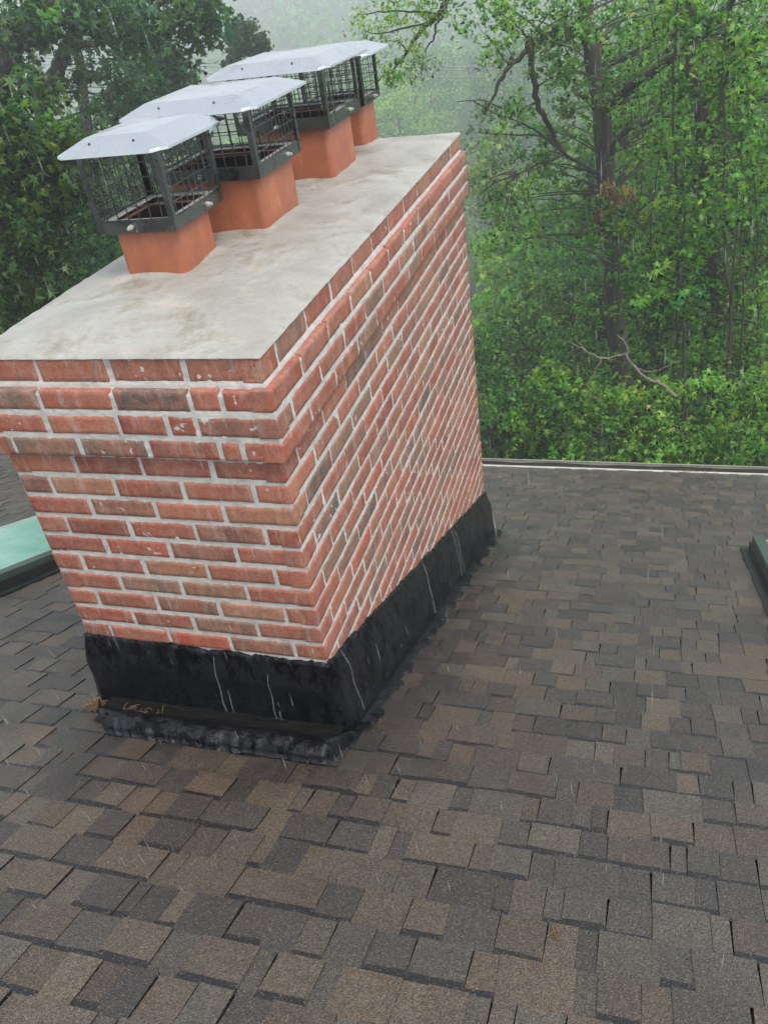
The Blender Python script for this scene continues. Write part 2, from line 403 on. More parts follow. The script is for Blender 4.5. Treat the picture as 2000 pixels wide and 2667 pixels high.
def skylight(u0, u1, y0, y1):
    v0, v1 = y0/CP, y1/CP; H = .095; w = .058
    fr = MB()
    def rbox(a, b, c, d, h0, h1, m_=fr, col=(1, 1, 1)):
        vs = [roof(a, c, h0), roof(b, c, h0), roof(b, d, h0), roof(a, d, h0), roof(a, c, h1), roof(b, c, h1), roof(b, d, h1), roof(a, d, h1)]
        m_.add(vs, [(0, 3, 2, 1), (4, 5, 6, 7), (0, 1, 5, 4), (1, 2, 6, 5), (2, 3, 7, 6), (3, 0, 4, 7)], col)
    rbox(u0, u0+w, v0, v1, .02, H); rbox(u1-w, u1, v0, v1, .02, H)
    rbox(u0+w, u1-w, v0, v0+w, .02, H-.003); rbox(u0+w, u1-w, v1-w, v1, .02, H-.003)
    s = fr.build('skylight', M['frame'], house)
    bm = s.modifiers.new('b', 'BEVEL'); bm.width = .004; bm.segments = 2
    cb = MB(); e = .012
    rbox(u0-e, u1+e, v0-e, v1+e, .004, .062, cb); rbox(u0-.05, u1+.05, v0-.1, v1+.06, .0105, .0135, cb)
    c = cb.build('curb', M['blackclad'], s); c.location = (0, 0, 0)
    gl = MB(); rbox(u0+w-.002, u1-w+.002, v0+w-.002, v1-w+.002, .0625, H-.012, gl)
    g = gl.build('glass_pane', M['glass'], s); g.location = (0, 0, 0)
    sl = MB(); t = .004
    rbox(u0+w, u0+w+.01, v0+w, v1-w, H-.0115, H-.004, sl); rbox(u1-w-.01, u1-w, v0+w, v1-w, H-.0115, H-.004, sl)
    k = sl.build('glazing_bead', M['shelf'], s); k.location = (0, 0, 0)
    return s
s1 = skylight(-2.78, -2.02, .62, 2.24); s1['label'] = 'skylight with mint green glass left of the chimney'
s2 = skylight(1.42, 2.2, .62, 2.24); s2['label'] = 'skylight at the right edge, mostly outside the photo'

# ================================================================== CHIMNEY
chim = empty('chimney', (-CW/2, CL/2, Z0-.5))
tag(chim, 'tall red brick chimney with pale crown and four clay flues', 'chimney')
COURSE = .0677
def coff(k): return (0.0, .020, .022, .022)[k] if k < 4 else 0.0
def bricks():
    r = random.Random(21); mb = MB(); BH = .0545; J = .0125
    pal = [(lin(172, 98, 80), 5), (lin(178, 106, 86), 5), (lin(160, 88, 75), 4), (lin(188, 118, 94), 3), (lin(148, 104, 90), 3.0), (lin(138, 118, 100), 3.6), (lin(184, 134, 104), 2.4), (lin(194, 98, 76), 1.0), (lin(108, 98, 90), 2.0)]
    cs = [c for c, w in pal]; ws = [w for c, w in pal]
    def brick(o, ux, uy, L, z1, z0, col):
        # o: near corner on the face, ux: along, uy: outward
        b = .0035; d = .05
        jl, jr = r.uniform(-.002, .002), r.uniform(-.002, .002); jt, jb = r.uniform(-.0018, .0018), r.uniform(-.0018, .0018)
        out = r.uniform(-.0012, .0016); tw = r.uniform(-.0016, .0016)
        nu, nz = max(4, int(L/.014)), 5
        def pt(s, t, dep, gg=0):
            x = (jl + s*(L-jl+jr)); z = z0+jb + t*(z1-z0+jt-jb) + tw*(s-.5)
            e = mn.noise(Vector((o.x*7+x*40, o.y*9+t*3, z*60)))*.0014
            return o + ux*x + uy*(out - dep + e) + Vector((0, 0, z)) + Vector((0, 0, 1))*e*.6
        ss = [0, .012] + [i/nu for i in range(1, nu)] + [.988, 1]
        if L < .12: ss = [0, .03] + [i/nu for i in range(1, nu)] + [.97, 1]
        ts = [0, .055, .25, .5, .75, .945, 1]
        vs = []
        for j, t in enumerate(ts):
            for i, s in enumerate(ss):
                edge = (i in (0, len(ss)-1)) + (j in (0, len(ts)-1))
                n_ = mn.noise(Vector((o.x*11+o.y*13+s*L*55, z0*50+t*3.2, 1.7)))
                ed = (.0028+.0022*abs(n_)) if edge else 0.0
                vs.append(pt(s, t, ed))
        nc = len(ss); fs = []
        for j in range(len(ts)-1):
            for i in range(nc-1): fs.append((j*nc+i, j*nc+i+1, (j+1)*nc+i+1, (j+1)*nc+i))
        # skirt back into the wall
        base = len(vs); rim = [i for i in range(nc)] + [j*nc+nc-1 for j in range(1, len(ts))] + [(len(ts)-1)*nc+i for i in range(nc-2, -1, -1)] + [j*nc for j in range(len(ts)-2, 0, -1)]
        for i in rim: vs.append(Vector(vs[i]) - uy*d)
        m_ = len(rim)
        for a in range(m_): fs.append((rim[a], base+a, base+(a+1) % m_, rim[(a+1) % m_]))
        mb.add(vs, fs, col)
    cc = {}
    def row(o, ux, uy, lens, z1, z0, skipf=None, ks=None):
        x = 0.0
        for q_, L in enumerate(lens):
            p = o + ux*x
            if not (skipf and skipf(p, L)):
                c = r.choices(cs, ws)[0]; f = r.uniform(.74, 1.06)
                key = ks[0] if (ks and q_ == 0) else (ks[1] if (ks and q_ == len(lens)-1) else None)
                if key: c, f = cc.setdefault(key, (c, f))
                brick(p, ux, uy, L, z1, z0, tuple(v*f for v in c))
            x += L+J
    S, H_ = .191, .0892
    nrow = 34
    for k in range(nrow):
        z1 = -COURSE*k - .0135; z0 = -COURSE*(k+1)
        if k == 0: z1 = -.006
        o = coff(k)
        wide = 2*o
        front_full = (k % 2 == 0)
        def stretch(base, tot): 
            s_ = sum(base)+J*(len(base)-1); f = (tot-s_)/len(base); return [b+f for b in base]
        fr = stretch([S]*4 if front_full else [H_, S, S, S, H_], CW+wide)
        if k in (1, 2): fr = stretch([S, S, .5*S+.02, .06, S*1.05] if k == 2 else [S, S, S, .06, .115], CW+wide)
        if k == 3: fr = stretch([.07, S, S, S, .045, .105], CW+wide)
        sd_ = stretch(([H_]+[S]*11) if front_full else ([S]*11+[H_]), CL+wide)
        if z1 > -1.02:
            row(Vector((-CW-o, -o, 0)), Vector((1, 0, 0)), Vector((0, -1, 0)), fr, z1, z0, None, ((k, 0), (k, 1)))
        lim = lambda p, L: z1 < Z0 - .4075*p.y + .2 - .1
        row(Vector((o, -o, 0)), Vector((0, 1, 0)), Vector((1, 0, 0)), sd_, z1, z0, lambda p, L: z1 < Z0-.4075*(p.y+L)+.1, ((k, 1), (k, 2)))
        row(Vector((-CW-o, CL+o, 0)), Vector((0, -1, 0)), Vector((-1, 0, 0)), sd_, z1, z0, lambda p, L: z1 < Z0-.4075*p.y+.1)
        row(Vector((o, CL+o, 0)), Vector((-1, 0, 0)), Vector((0, 1, 0)), fr, z1, z0)
    ob = mb.build('brickwork', M['brick'], chim, True)
    # mortar: one rough sheet round the shaft, sitting just behind the brick faces
    def per(s_, o):                     # perimeter point offset outward by o
        a, b = CW, CL; s_ = s_ % (2*(a+b))
        if s_ < a: return (-CW-o + s_*(CW+2*o)/a, -o), (0, -1)
        s_ -= a
        if s_ < b: return (o, -o + s_*(CL+2*o)/b), (1, 0)
        s_ -= b
        if s_ < a: return (o - s_*(CW+2*o)/a, CL+o), (0, 1)
        s_ -= a
        return (-CW-o, CL+o - s_*(CL+2*o)/b), (-1, 0)
    zs = []
    z = -.004
    levels = []
    zb = -2.35
    z = -.004
    while z > zb: levels.append(z); z -= .0068 if z > -1.05 else .010
    tot = 2*(CW+CL); nc = int(tot/.0075)
    P = np.zeros((len(levels)+0, nc, 3)); 
    def moff(z):
        k = int(-z/COURSE); f = -z/COURSE-k
        o = coff(k); on = coff(k+1) if k < 40 else 0
        if k == 1 and f < .27: o = 0.004
        return o
    for i, zz in enumerate(levels):
        o = moff(zz)
        for j in range(nc):
            s_ = tot*j/nc
            (x, y), (nx, ny) = per(s_, o)
            n_ = mn.noise(Vector((x*70, y*70, zz*70)))*.0020 + mn.noise(Vector((x*150, y*150, zz*150)))*.0013 + mn.noise(Vector((x*16, y*16, zz*16)))*.0010
            d = -.0022 + n_
            P[i, j] = (x+nx*d, y+ny*d, zz)
    grid_mesh('mortar', P, M['mortar'], ob, True).location = (0, 0, 0)
bricks()

POTS = [(-.605, -.412, .480, .700), (-.630, -.316, .866, 1.160), (-.610, -.304, 1.500, 1.790), (-.560, -.345, 2.058, 2.255)]
def crown():
    nx, ny = 110, 300; e = .006
    xs = np.linspace(-CW-e, e, nx); ys = np.linspace(-e, CL+e, ny)
    P = np.zeros((ny, nx, 3))
    for j, y in enumerate(ys):
        for i, x in enumerate(xs):
            dx = min(x+CW, -x); dy = min(y, CL-y); d = max(0, min(dx, dy))
            z = .002 + .032*(1-math.exp(-d/.16))
            for (a, b, c, f) in POTS:
                q = math.hypot(max(a-x, 0, x-b), max(c-y, 0, y-f))
                am = .006 + .010*mn.noise(Vector((x*9, y*9, 3)))
                z += max(0, am)*math.exp(-(q/.014)**1.5)
            z += .004*mn.noise(Vector((x*5, y*5, 0))) + .0016*mn.noise(Vector((x*30, y*30, 0)))
            ex = .0018*mn.noise(Vector((x*25, y*25, 5))) if (i in (0, nx-1) or j in (0, ny-1)) else 0
            zz = z if not (i in (0, nx-1) or j in (0, ny-1)) else -.005
            P[j, i] = (x + (ex if i in (0, nx-1) else 0), y + (ex if j in (0, ny-1) else 0), zz)
    grid_mesh('crown', P, M['crown'], chim)
crown()
def rrect(x0, x1, y0, y1, r, n=6):
    pts = []
    for cx, cy, a0 in ((x1-r, y0+r, -90), (x1-r, y1-r, 0), (x0+r, y1-r, 90), (x0+r, y0+r, 180)):
        for k in range(n+1):
            a = math.radians(a0 + 90*k/n); pts.append((cx+r*math.cos(a), cy+r*math.sin(a)))
    return pts
def flue(i, x0, x1, y0, y1, ztop):
    o = rrect(x0, x1, y0, y1, .022); t = .02; q = rrect(x0+t, x1-t, y0+t, y1-t, .03)
    n = len(o); mb = MB(); zs = [-.03, .02, ztop-.004, ztop]
    vs = []
    for a, z in enumerate(zs): vs += [(x, y, z) for x, y in (o if a < 3 else rrect(x0+.003, x1-.003, y0+.003, y1-.003, .02))]
    fs = []
    for a in range(3): fs += [(a*n+k, a*n+(k+1) % n, (a+1)*n+(k+1) % n, (a+1)*n+k) for k in range(n)]
    b = len(vs)
    vs += [(x, y, ztop-.001) for x, y in q]
    fs += [(3*n+k, 3*n+(k+1) % n, b+(k+1) % n, b+k) for k in range(n)]
    mb.add(vs, fs)
    f = mb.build('clay_flue', M['flue'], chim, True)
    f['label'] = ['clay flue nearest the camera, smallest and square', 'wide clay flue second from the near end', 'clay flue third from the near end', 'clay flue at the far end of the crown'][i]
    lv = MB(); vs = [(x, y, ztop-.003) for x, y in q] + [(x, y, -.6) for x, y in q]
    q2 = rrect(x0+t+.001, x1-t-.001, y0+t+.001, y1-t-.001, .029)
    vs = [(x, y, ztop-.004) for x, y in q2] + [(x, y, -.6) for x, y in q2]
    lv.add(vs, [(k, k+n, (k+1) % n+n, (k+1) % n) for k in range(n)] + [tuple(range(n, 2*n))])
    lo = lv.build('sooty_lining', M['soot'], f, True); lo.location = (0, 0, 0)
CAPS = [  # frame x0,x1,y0,y1, band z0,z1, top of posts, hood x0,x1,y0,y1
    (-.640, -.398, .465, .770, .155, .188, .372, (-.690, -.358, .425, .845)),
    (-.655, -.300, .845, 1.205, .190, .226, .392, (-.715, -.262, .800, 1.285)),
    (-.650, -.288, 1.480, 1.860, .205, .245, .408, (-.725, -.250, 1.440, 1.950)),
    (-.590, -.326, 2.040, 2.275, .185, .214, .378, (-.640, -.265, 1.990, 2.320))]
LAB = ['small chimney cap nearest the camera, with a bright wet hood', 'large chimney cap second from the near end, over the wide flue',
       'chimney cap third from the near end, its cage torn and bent', 'chimney cap farthest away, half hidden behind the third']
for i, (p, c) in enumerate(zip(POTS, CAPS)): flue(i, *p, c[4]+.022)
def cap(i, x0, x1, y0, y1, zb, zt, zp, hood):
    r = random.Random(40+i)
    root = empty('chimney_cap', ((x0+x1)/2, (y0+y1)/2, zb)); root['label'] = LAB[i]
    t = .0022
    mb = MB()                                                     # base band: four upright strips
    mb.box(x0, x1, y0, y0+t, zb, zt); mb.box(x0, x1, y1-t, y1, zb, zt)
    mb.box(x0, x0+t, y0+t, y1-t, zb, zt); mb.box(x1-t, x1, y0+t, y1-t, zb, zt)
    mb.build('base_band', M['steel'], root)
    mb = MB(); w = .034; z = zt-.006                              # inward lip resting on the flue
    mb.box(x0+t, x1-t, y0+t, y0+w, z, z+t); mb.box(x0+t, x1-t, y1-w, y1-t, z, z+t)
    mb.box(x0+t, x0+w, y0+w, y1-w, z, z+t); mb.box(x1-w, x1-t, y0+w, y1-w, z, z+t)
    mb.build('flue_lip', M['shelf'], root)
    for sx, sy in ((0, 0), (1, 0), (1, 1), (0, 1)):               # angle posts
        mb = MB(); a = .017; cx, cy = (x0, x1)[sx], (y0, y1)[sy]; dx, dy = (1, -1)[sx], (1, -1)[sy]
        e = .0015; cx -= dx*e; cy -= dy*e
        mb.box(min(cx, cx+dx*a), max(cx, cx+dx*a), min(cy, cy+dy*t), max(cy, cy+dy*t), zb+.002, zp)
        mb.box(min(cx, cx+dx*t), max(cx, cx+dx*t), min(cy+dy*t, cy+dy*a), max(cy+dy*t, cy+dy*a), zb+.002, zp)
        mb.build('corner_post', M['steel'], root)
    mb = MB(); pit = .034                                        # punched cage
    def side(p0, p1, nrm, bend):
        L = (p1-p0).length; ux = (p1-p0)/L; n = max(3, round(L/pit)); m = max(3, round((zp-zt)/pit)); g = L/n; hz = (zp-zt)/m
        def P(s, z_):
            q = p0 + ux*s + Vector((0, 0, z_-zt+ (0)))
            q = Vector((q.x, q.y, z_))
            wv = .0015*math.sin(s*30+z_*50)
            if bend:
                ff = math.exp(-((s-L*.45)/.06)**2 - ((z_-zt-.05)/.05)**2); q = q - nrm*(.045*ff) + Vector((0, 0, .018*ff))
            return q + nrm*wv
        def strip(a_, b_, w_):                                     # flat bar along a line
            dd = (b_-a_).normalized(); sdv = dd.cross(nrm).normalized()*w_*.5; th = nrm*.0009
            vs = [a_-sdv-th, a_+sdv-th, a_+sdv+th, a_-sdv+th, b_-sdv-th, b_+sdv-th, b_+sdv+th, b_-sdv+th]
            mb.add(vs, [(0, 1, 2, 3), (7, 6, 5, 4), (0, 4, 5, 1), (1, 5, 6, 2), (2, 6, 7, 3), (3, 7, 4, 0)])
        for a_ in range(1, n):
            if bend and a_ == n//2:
                rng = list(range(0, m-2)) 
            else: rng = range(m)
            for b_ in rng: strip(P(a_*g, zt+b_*hz), P(a_*g, zt+(b_+1)*hz), .0030)
        for b_ in range(0, m+1):
            for a_ in range(n):
                if bend and b_ == 2 and a_ in (n//2,): continue
                strip(P(a_*g, zt+b_*hz), P((a_+1)*g, zt+b_*hz), .0025 if b_ else .005)
                c_ = P(a_*g, zt+b_*hz); k = .0034; th = nrm*.0011; sx_ = ux*k; sz_ = Vector((0, 0, k))
                ds = [c_-sx_*1.5, c_-sz_*1.5, c_+sx_*1.5, c_+sz_*1.5]
                mb.add([d+th for d in ds]+[d-th for d in ds], [(0, 1, 2, 3), (7, 6, 5, 4), (0, 4, 5, 1), (1, 5, 6, 2), (2, 6, 7, 3), (3, 7, 4, 0)])
    A, B, C_, D = [Vector(p) for p in ((x0, y0, 0), (x1, y0, 0), (x1, y1, 0), (x0, y1, 0))]
    i_ = .0035
    side(A+Vector((0, i_, 0)), B+Vector((0, i_, 0)), Vector((0, -1, 0)), False)
    side(B+Vector((-i_, 0, 0)), C_+Vector((-i_, 0, 0)), Vector((1, 0, 0)), i == 2)
    side(C_+Vector((0, -i_, 0)), D+Vector((0, -i_, 0)), Vector((0, 1, 0)), False)
    side(D+Vector((i_, 0, 0)), A+Vector((i_, 0, 0)), Vector((-1, 0, 0)), False)
    mb.build('cage', M['steel'], root)
    # hood: pressed sheet with a flat top, four falling flanges and notched corners
    hx0, hx1, hy0, hy1 = hood; ins = .074; rise = .031; zl = zp-.004; nt_ = .034; mb = MB()
    jit = lambda s=.0015: r.uniform(-s, s)
    PL = [Vector((hx0+ins, hy0+ins, zl+rise+jit())), Vector((hx1-ins, hy0+ins, zl+rise+jit())), Vector((hx1-ins, hy1-ins*1.3, zl+rise+jit())), Vector((hx0+ins, hy1-ins*1.3, zl+rise+jit()))]
    cen = Vector(((hx0+hx1)/2+jit(.01), (hy0+hy1)/2+jit(.02), zl+rise+.007))
    ring = []
    cs = [((hx0, hy0), (0, 1), (1, 0)), ((hx1, hy0), (-1, 0), (0, 1)), ((hx1, hy1), (0, -1), (-1, 0)), ((hx0, hy1), (1, 0), (0, -1))]
    for (cx, cy), a_, b_ in cs:
        dx = a_[0]+b_[0]; dy = a_[1]+b_[1]
        ring.append(Vector((cx+a_[0]*nt_, cy+a_[1]*nt_, zl+jit(.002))))
        ring.append(Vector((cx+dx*nt_*.42, cy+dy*nt_*.42, zl+.002+jit(.0005))))
        ring.append(Vector((cx+b_[0]*nt_, cy+b_[1]*nt_, zl+jit(.0008))))
    lip = []
    for v in ring:
        o_ = Vector((v.x-(hx0+hx1)/2, v.y-(hy0+hy1)/2, 0)).normalized()*.0015
        lip.append(v + o_ + Vector((0, 0, -.0065)))
    vs = PL+[cen]+ring+lip; fs = [(0, 1, 4), (1, 2, 4), (2, 3, 4), (3, 0, 4)]
    for k in range(4):
        a_ = 5+k*3; fs += [(k, a_, a_+1), (k, a_+1, a_+2)]
        nx_ = (k+1) % 4; fs.append((k, a_+2, 5+nx_*3, nx_))
    for k in range(12): fs.append((5+k, 17+k, 17+(k+1) % 12, 5+(k+1) % 12))
    mb.add(vs, fs)
    h = mb.build('hood', M['hood'], root)
    so = h.modifiers.new('thick', 'SOLIDIFY'); so.thickness = .0014; so.offset = 1
    bv = h.modifiers.new('soft', 'BEVEL'); bv.width = .0022; bv.segments = 2; bv.angle_limit = math.radians(6)
    # rivets on the hood, clamp screws on the band
    def stud(name, c_, ax, r0, L, parent, mat):
        mb = MB(); mb.tube([c_, c_+ax*L*.5, c_+ax*L*.52, c_+ax*L], [r0, r0, r0*.62, r0*.6], 8); return mb.build(name, mat, parent)
    def done():
        root.parent = chim; root.location = root.location - chim.location
    stud('clamp_screw', Vector(((x0*.56+x1*.44), y0+.001, (zb+zt)/2)), Vector((0, -1, 0)), .007, .020, root, M['shelf'])
    stud('clamp_screw', Vector((x1-.001, y0*.35+y1*.65, (zb+zt)/2)), Vector((1, 0, 0)), .007, .018, root, M['shelf'])
    for q in (.3, .7):
        stud('rivet', Vector((hx0*(1-q)+hx1*q, hy0+ins*.6, zl+rise*.58)), Vector((0, -.2, .98)), .0045, .005, root, M['steel'])
    done(); return root
for i, c in enumerate(CAPS): cap(i, *c)

def flashing():
    def per(s_, o, rr=.03):
        a, b = CW+2*o, CL+2*o
        return a, b
    # column list round the chimney with rounded corners
    cols = []; st = .010
    def addseg(p, q, n):
        L = math.hypot(q[0]-p[0], q[1]-p[1]); m = int(L/st)
        for k in range(m): cols.append((p[0]+(q[0]-p[0])*k/m, p[1]+(q[1]-p[1])*k/m, n[0], n[1]))
    def addcor(c, a0):
        for k in range(6):
            a = math.radians(a0+90*k/6); cols.append((c[0], c[1], math.cos(a), math.sin(a)))
    addseg((-CW, 0), (0, 0), (0, -1)); addcor((0, 0), -90); addseg((0, 0), (0, CL), (1, 0)); addcor((0, CL), 0)
    addseg((0, CL), (-CW, CL), (0, 1)); addcor((-CW, CL), 90); addseg((-CW, CL), (-CW, 0), (-1, 0)); addcor((-CW, 0), 180)
    ts = np.concatenate([[0, .012, .05], np.linspace(.1, 1, 26), np.linspace(1.04, 2.0, 40)])
    P = np.zeros((len(ts), len(cols), 3))
    for j, (x, y, nx, ny) in enumerate(cols):
        jag = .008*mn.noise(Vector((x*30, y*30, 1))) + .006*mn.noise(Vector((x*90, y*90, 2))) + .010*mn.noise(Vector((x*9, y*9, 2)))
        front = max(0.0, -ny)
        topz = -.950 - .4075*max(y, 0) + jag
        if y <= .001 and ny < -.5: topz = -.935 - .028*(x+CW)/CW + jag
        wid = .022 + .020*abs(mn.noise(Vector((x*6, y*6, 7)))) + .035*max(0, mn.noise(Vector((x*15, y*15, 3)))) + .008*mn.noise(Vector((x*60, y*60, 3)))
        if nx > .5: wid += .02*(1 if mn.noise(Vector((0, y*14, 8))) > .0 else 0)
        for i, t in enumerate(ts):
            if t <= 1:
                o = .004 + .022*min(1, t*3)**.7 + .018*t
                o += .006*mn.noise(Vector((x*8, y*8, t*3))) + .0022*mn.noise(Vector((x*50, y*50, t*14)))
                if i == 0: o = -.004
                if i == 1: o = .010 + .004*mn.noise(Vector((x*60, y*60, 0)))
                px, py = x+nx*o, y+ny*o
                zb = Z0 - .4075*py + .012
                P[i, j] = (px, py, topz*(1-t) + zb*t)
            else:
                f = (t-1); px = x+nx*(.045+wid*f*(1-.75*front)); py = y+ny*(.045+(wid+.13*front)*f)
                px += front*f*(.02 + .10*max(0, min(1, -x/CW))**2)
                hgt = .012 + .006*(1-f) + .0022*mn.noise(Vector((px*60, py*60, 4)))
                if front > .3: hgt += front*(.050*math.sin(math.pi*min(1, max(0, (f-.25)/.75)))**.8*(1+.18*mn.noise(Vector((px*6, 0, 3)))) + .0024*mn.noise(Vector((px*11+py*20, py*130, 4))))
                if f > .97: hgt = .002
                P[i, j] = (px, py, Z0 - .4075*py + hgt/CP)
    fl = grid_mesh('tar_flashing', P[::-1], M['tar'], chim, True)
    return fl
flashing()
def water():
    zl = -1.172; ys = np.linspace(-.042, -.150, 26); xs = np.linspace(-CW+.03, .03, 170)
    P = np.zeros((len(ys), len(xs), 3))
    for j, y in enumerate(ys):
        for i, x in enumerate(xs):
            P[j, i] = (x, y, zl + .004*mn.noise(Vector((x*9+y*30, y*90, 0))) + .0028*mn.noise(Vector((x*40, y*110, 2))))
    o = grid_mesh('rainwater', P, M['water'], None); tag(o, kind='structure')
water()
def trickles():
    m, nt, p, out = newmat('running_water'); setf(p, **{'Base Color': (.75, .8, .85)}, Roughness=.06)
    t = N(nt, 'ShaderNodeBsdfTransparent'); ms = N(nt, 'ShaderNodeMixShader'); ms.inputs[0].default_value = .13
    nt.links.new(t.outputs[0], ms.inputs[1]); nt.links.new(p.outputs[0], ms.inputs[2]); nt.links.new(ms.outputs[0], out.inputs[0])
    r = random.Random(8)
    for (x, y, nx, ny, z0, z1, w) in ((-.36, 0, 0, -1, -.965, -1.175, .0022), (-.335, 0, 0, -1, -1.06, -1.175, .0016), (-.19, 0, 0, -1, -.99, -1.175, .0018), (-.175, 0, 0, -1, -1.09, -1.175, .0014),
                                      (0, .07, 1, 0, -.97, -1.22, .0018), (0, .95, 1, 0, -1.33, -1.60, .002), (0, 1.45, 1, 0, -1.53, -1.80, .0022), (0, 1.5, 1, 0, -1.56, -1.82, .0018)):
        mb = MB(); n = 16; pts = []
        for i in range(n+1):
            f = i/n; o = .004 + .022*min(1, (f*.95+.08)*3)**.7 + .018*f + .0045
            q = .003*mn.noise(Vector((x*50, y*50, f*6))) + (.006*f if ny else .004*f)
            o += .006*mn.noise(Vector(((x)*8, (y)*8, f*3)))
            pts.append((x + nx*o + (q if ny else 0), y + ny*o + (q if nx else 0), z0+(z1-z0)*f))
        mb.tube(pts, [w*(.5+.7*abs(mn.noise(Vector((i*.7, x*9, y*9))))+.3*i/n) for i in range(n+1)], 6)
        tag(mb.build('rainwater_trickle', m, None, True), kind='structure')
trickles()

# ================================================================== TERRAIN
def gz(x, y):
    D = math.hypot(x, y)
    if y < 8: z = -8.6
    elif y < 60: t = (y-8)/52; z = -8.6 - 15*t*t*(3-2*t)*.9
    elif y < 120: z = -22.1 - 3*(y-60)/60
    else: t = min(1, (y-120)/330); z = -25.1 + 26*t*t*(3-2*t)
    return z + 1.2*mn.noise(Vector((x*.02, y*.02, 0)))*min(1, max(0, (D-10)/30)) + 5*mn.noise(Vector((x*.008, y*.008, 4)))*min(1, max(0, (D-90)/80))
def terrain():
    xs = np.linspace(-440, 440, 111); ys = np.concatenate([np.linspace(-60, 120, 61), np.linspace(128, 560, 50)])
    P = np.array([[(x, y, gz(x, y)) for x in xs] for y in ys])
    o = grid_mesh('ground', P, M['ground'], None); tag(o, kind='structure')
terrain()

# ================================================================== TREES
LASTF = None
MAPLE = np.array([(0, -.42), (.13, -.24), (.54, -.34), (.19, -.02), (.52, .34), (.11, .14), (0, .72), (-.11, .14), (-.52, .34), (-.19, -.02), (-.54, -.34), (-.13, -.24)])
OAK = np.array([(0, -.5), (.10, -.30), (.26, -.16), (.14, -.02), (.30, .16), (.13, .26), (0, .55), (-.13, .26), (-.30, .16), (-.14, -.02), (-.26, -.16), (-.10, -.30)])
SMALL = np.array([(0, -.5), (.24, -.12), (.20, .22), (0, .55), (-.20, .22), (-.24, -.12)])
QUAD = np.array([(0, -.55), (.42, -.05), (.06, .55), (-.40, .10)])
def leaves(name, C, size, shape, pal, parent, droop=.5, rs=RS):
    """C (n,3) leaf centres; real small leaf faces, one polygon fan each"""
    n = len(C)
    if n == 0: return None
    az = rs.uniform(0, 2*np.pi, n); tilt = np.abs(rs.normal(droop, .45, n))
    d = np.stack([np.cos(az)*np.cos(tilt), np.sin(az)*np.cos(tilt), -np.sin(tilt)], 1)      # leaf tip direction
    up = np.array([0, 0, 1.0]) + rs.normal(0, .35, (n, 3)); s = np.cross(d, up); s /= np.linalg.norm(s, axis=1, keepdims=True)
    nn = np.cross(s, d); sz = size*rs.uniform(.6, 1.25, n)
    k = len(shape); x = np.repeat(shape[None, :, 0], n, 0); y = np.repeat(shape[None, :, 1], n, 0)
    if k == 12:                         # mixed leaf forms on one tree
        o = rs.rand(n) < .45; x[o] = (OAK if shape is MAPLE else MAPLE)[:, 0]; y[o] = (OAK if shape is MAPLE else MAPLE)[:, 1]
        sz = sz*rs.uniform(.55, 1.25, n)
    cup = rs.uniform(.1, .9, n)[:, None]
    fold = np.abs(x)*cup + (y**2)*rs.uniform(-.1, .8, n)[:, None]
    V = C[:, None, :] + sz[:, None, None]*(s[:, None, :]*x[:, :, None] + d[:, None, :]*y[:, :, None] - nn[:, None, :]*fold[:, :, None])
    V = V.reshape(-1, 3)
    base = (np.arange(n)*k)[:, None]
    if k == 12:   # two halves as fans of quads
        q = np.array([(0, 1, 2, 3), (0, 3, 5, 6), (3, 4, 5, 5), (0, 6, 7, 9), (7, 8, 9, 9), (0, 9, 10, 11)])
        q = np.array([(0, 1, 2, 3), (3, 4, 5, 6), (0, 3, 6, 9), (6, 7, 8, 9), (0, 9, 10, 11)])
    elif k == 6: q = np.array([(0, 1, 2, 3), (0, 3, 4, 5)])
    else: q = np.array([(0, 1, 2, 3)])
    F = (base[:, :, None] + q[None]).reshape(-1, 4)
    pal = np.array(pal); ci = rs.randint(0, len(pal), n); col = pal[ci]*rs.uniform(.75, 1.25, n)[:, None]
    if LASTF is not None and len(LASTF) == n: col = (col*LASTF).clip(0, .6)
    Cc = np.repeat(col, len(q), axis=0)
    return np_mesh(name, V, F, Cc, M['leaf'], parent)
def clump_pts(cs, per, rad, flat=.5, rs=RS):
    global LASTF
    out = []; fs_ = []
    for c in cs:
        m = max(4, int(per*rs.uniform(.6, 1.4))); r = rad*rs.uniform(.6, 1.3)
        # leaf sprays: a few short shoots leaving the clump centre
        ns = 5; dirs = rs.normal(0, 1, (ns, 3)); dirs[:, 2] *= flat; dirs /= np.linalg.norm(dirs, axis=1, keepdims=True)+1e-6
        k = rs.randint(0, ns, m); t = rs.uniform(.15, 1, m)**.7
        out.append(np.array(c) + dirs[k]*t[:, None]*r + rs.normal(0, r*.16, (m, 3)) - np.array([0, 0, 1.0])*(t**2*r*.25)[:, None])
        fs_.append(np.repeat((np.exp(rs.normal(0, .30, 1))*np.array([[1, 1, 1]])*(1+np.array([[.28, .10, -.05]])*rs.normal(0, 1))).clip(.3, 2.2), m, axis=0))
    LASTF = np.concatenate(fs_) if fs_ else None
    return np.concatenate(out) if out else np.zeros((0, 3))
def smoothline(pts, k=5, jit=.0):
    P = [Vector(p) for p in pts]; out = []
    if len(P) == 2: P = [P[0], P[0].lerp(P[1], .5), P[1]]
    for i in range(len(P)-1):
        p0, p1, p2, p3 = P[max(i-1, 0)], P[i], P[i+1], P[min(i+2, len(P)-1)]
        for j in range(k):
            t = j/k
            q = .5*((2*p1)+(p2-p0)*t+(2*p0-5*p1+4*p2-p3)*t*t+(3*p1-p0-3*p2+p3)*t*t*t)
            out.append(q + Vector((rnd.uniform(-jit, jit), rnd.uniform(-jit, jit), rnd.uniform(-jit, jit))))
    out.append(P[-1]); return out
BARK = lin(72, 64, 56); DARKBARK = lin(52, 47, 42); GREYBARK = lin(120, 116, 106)
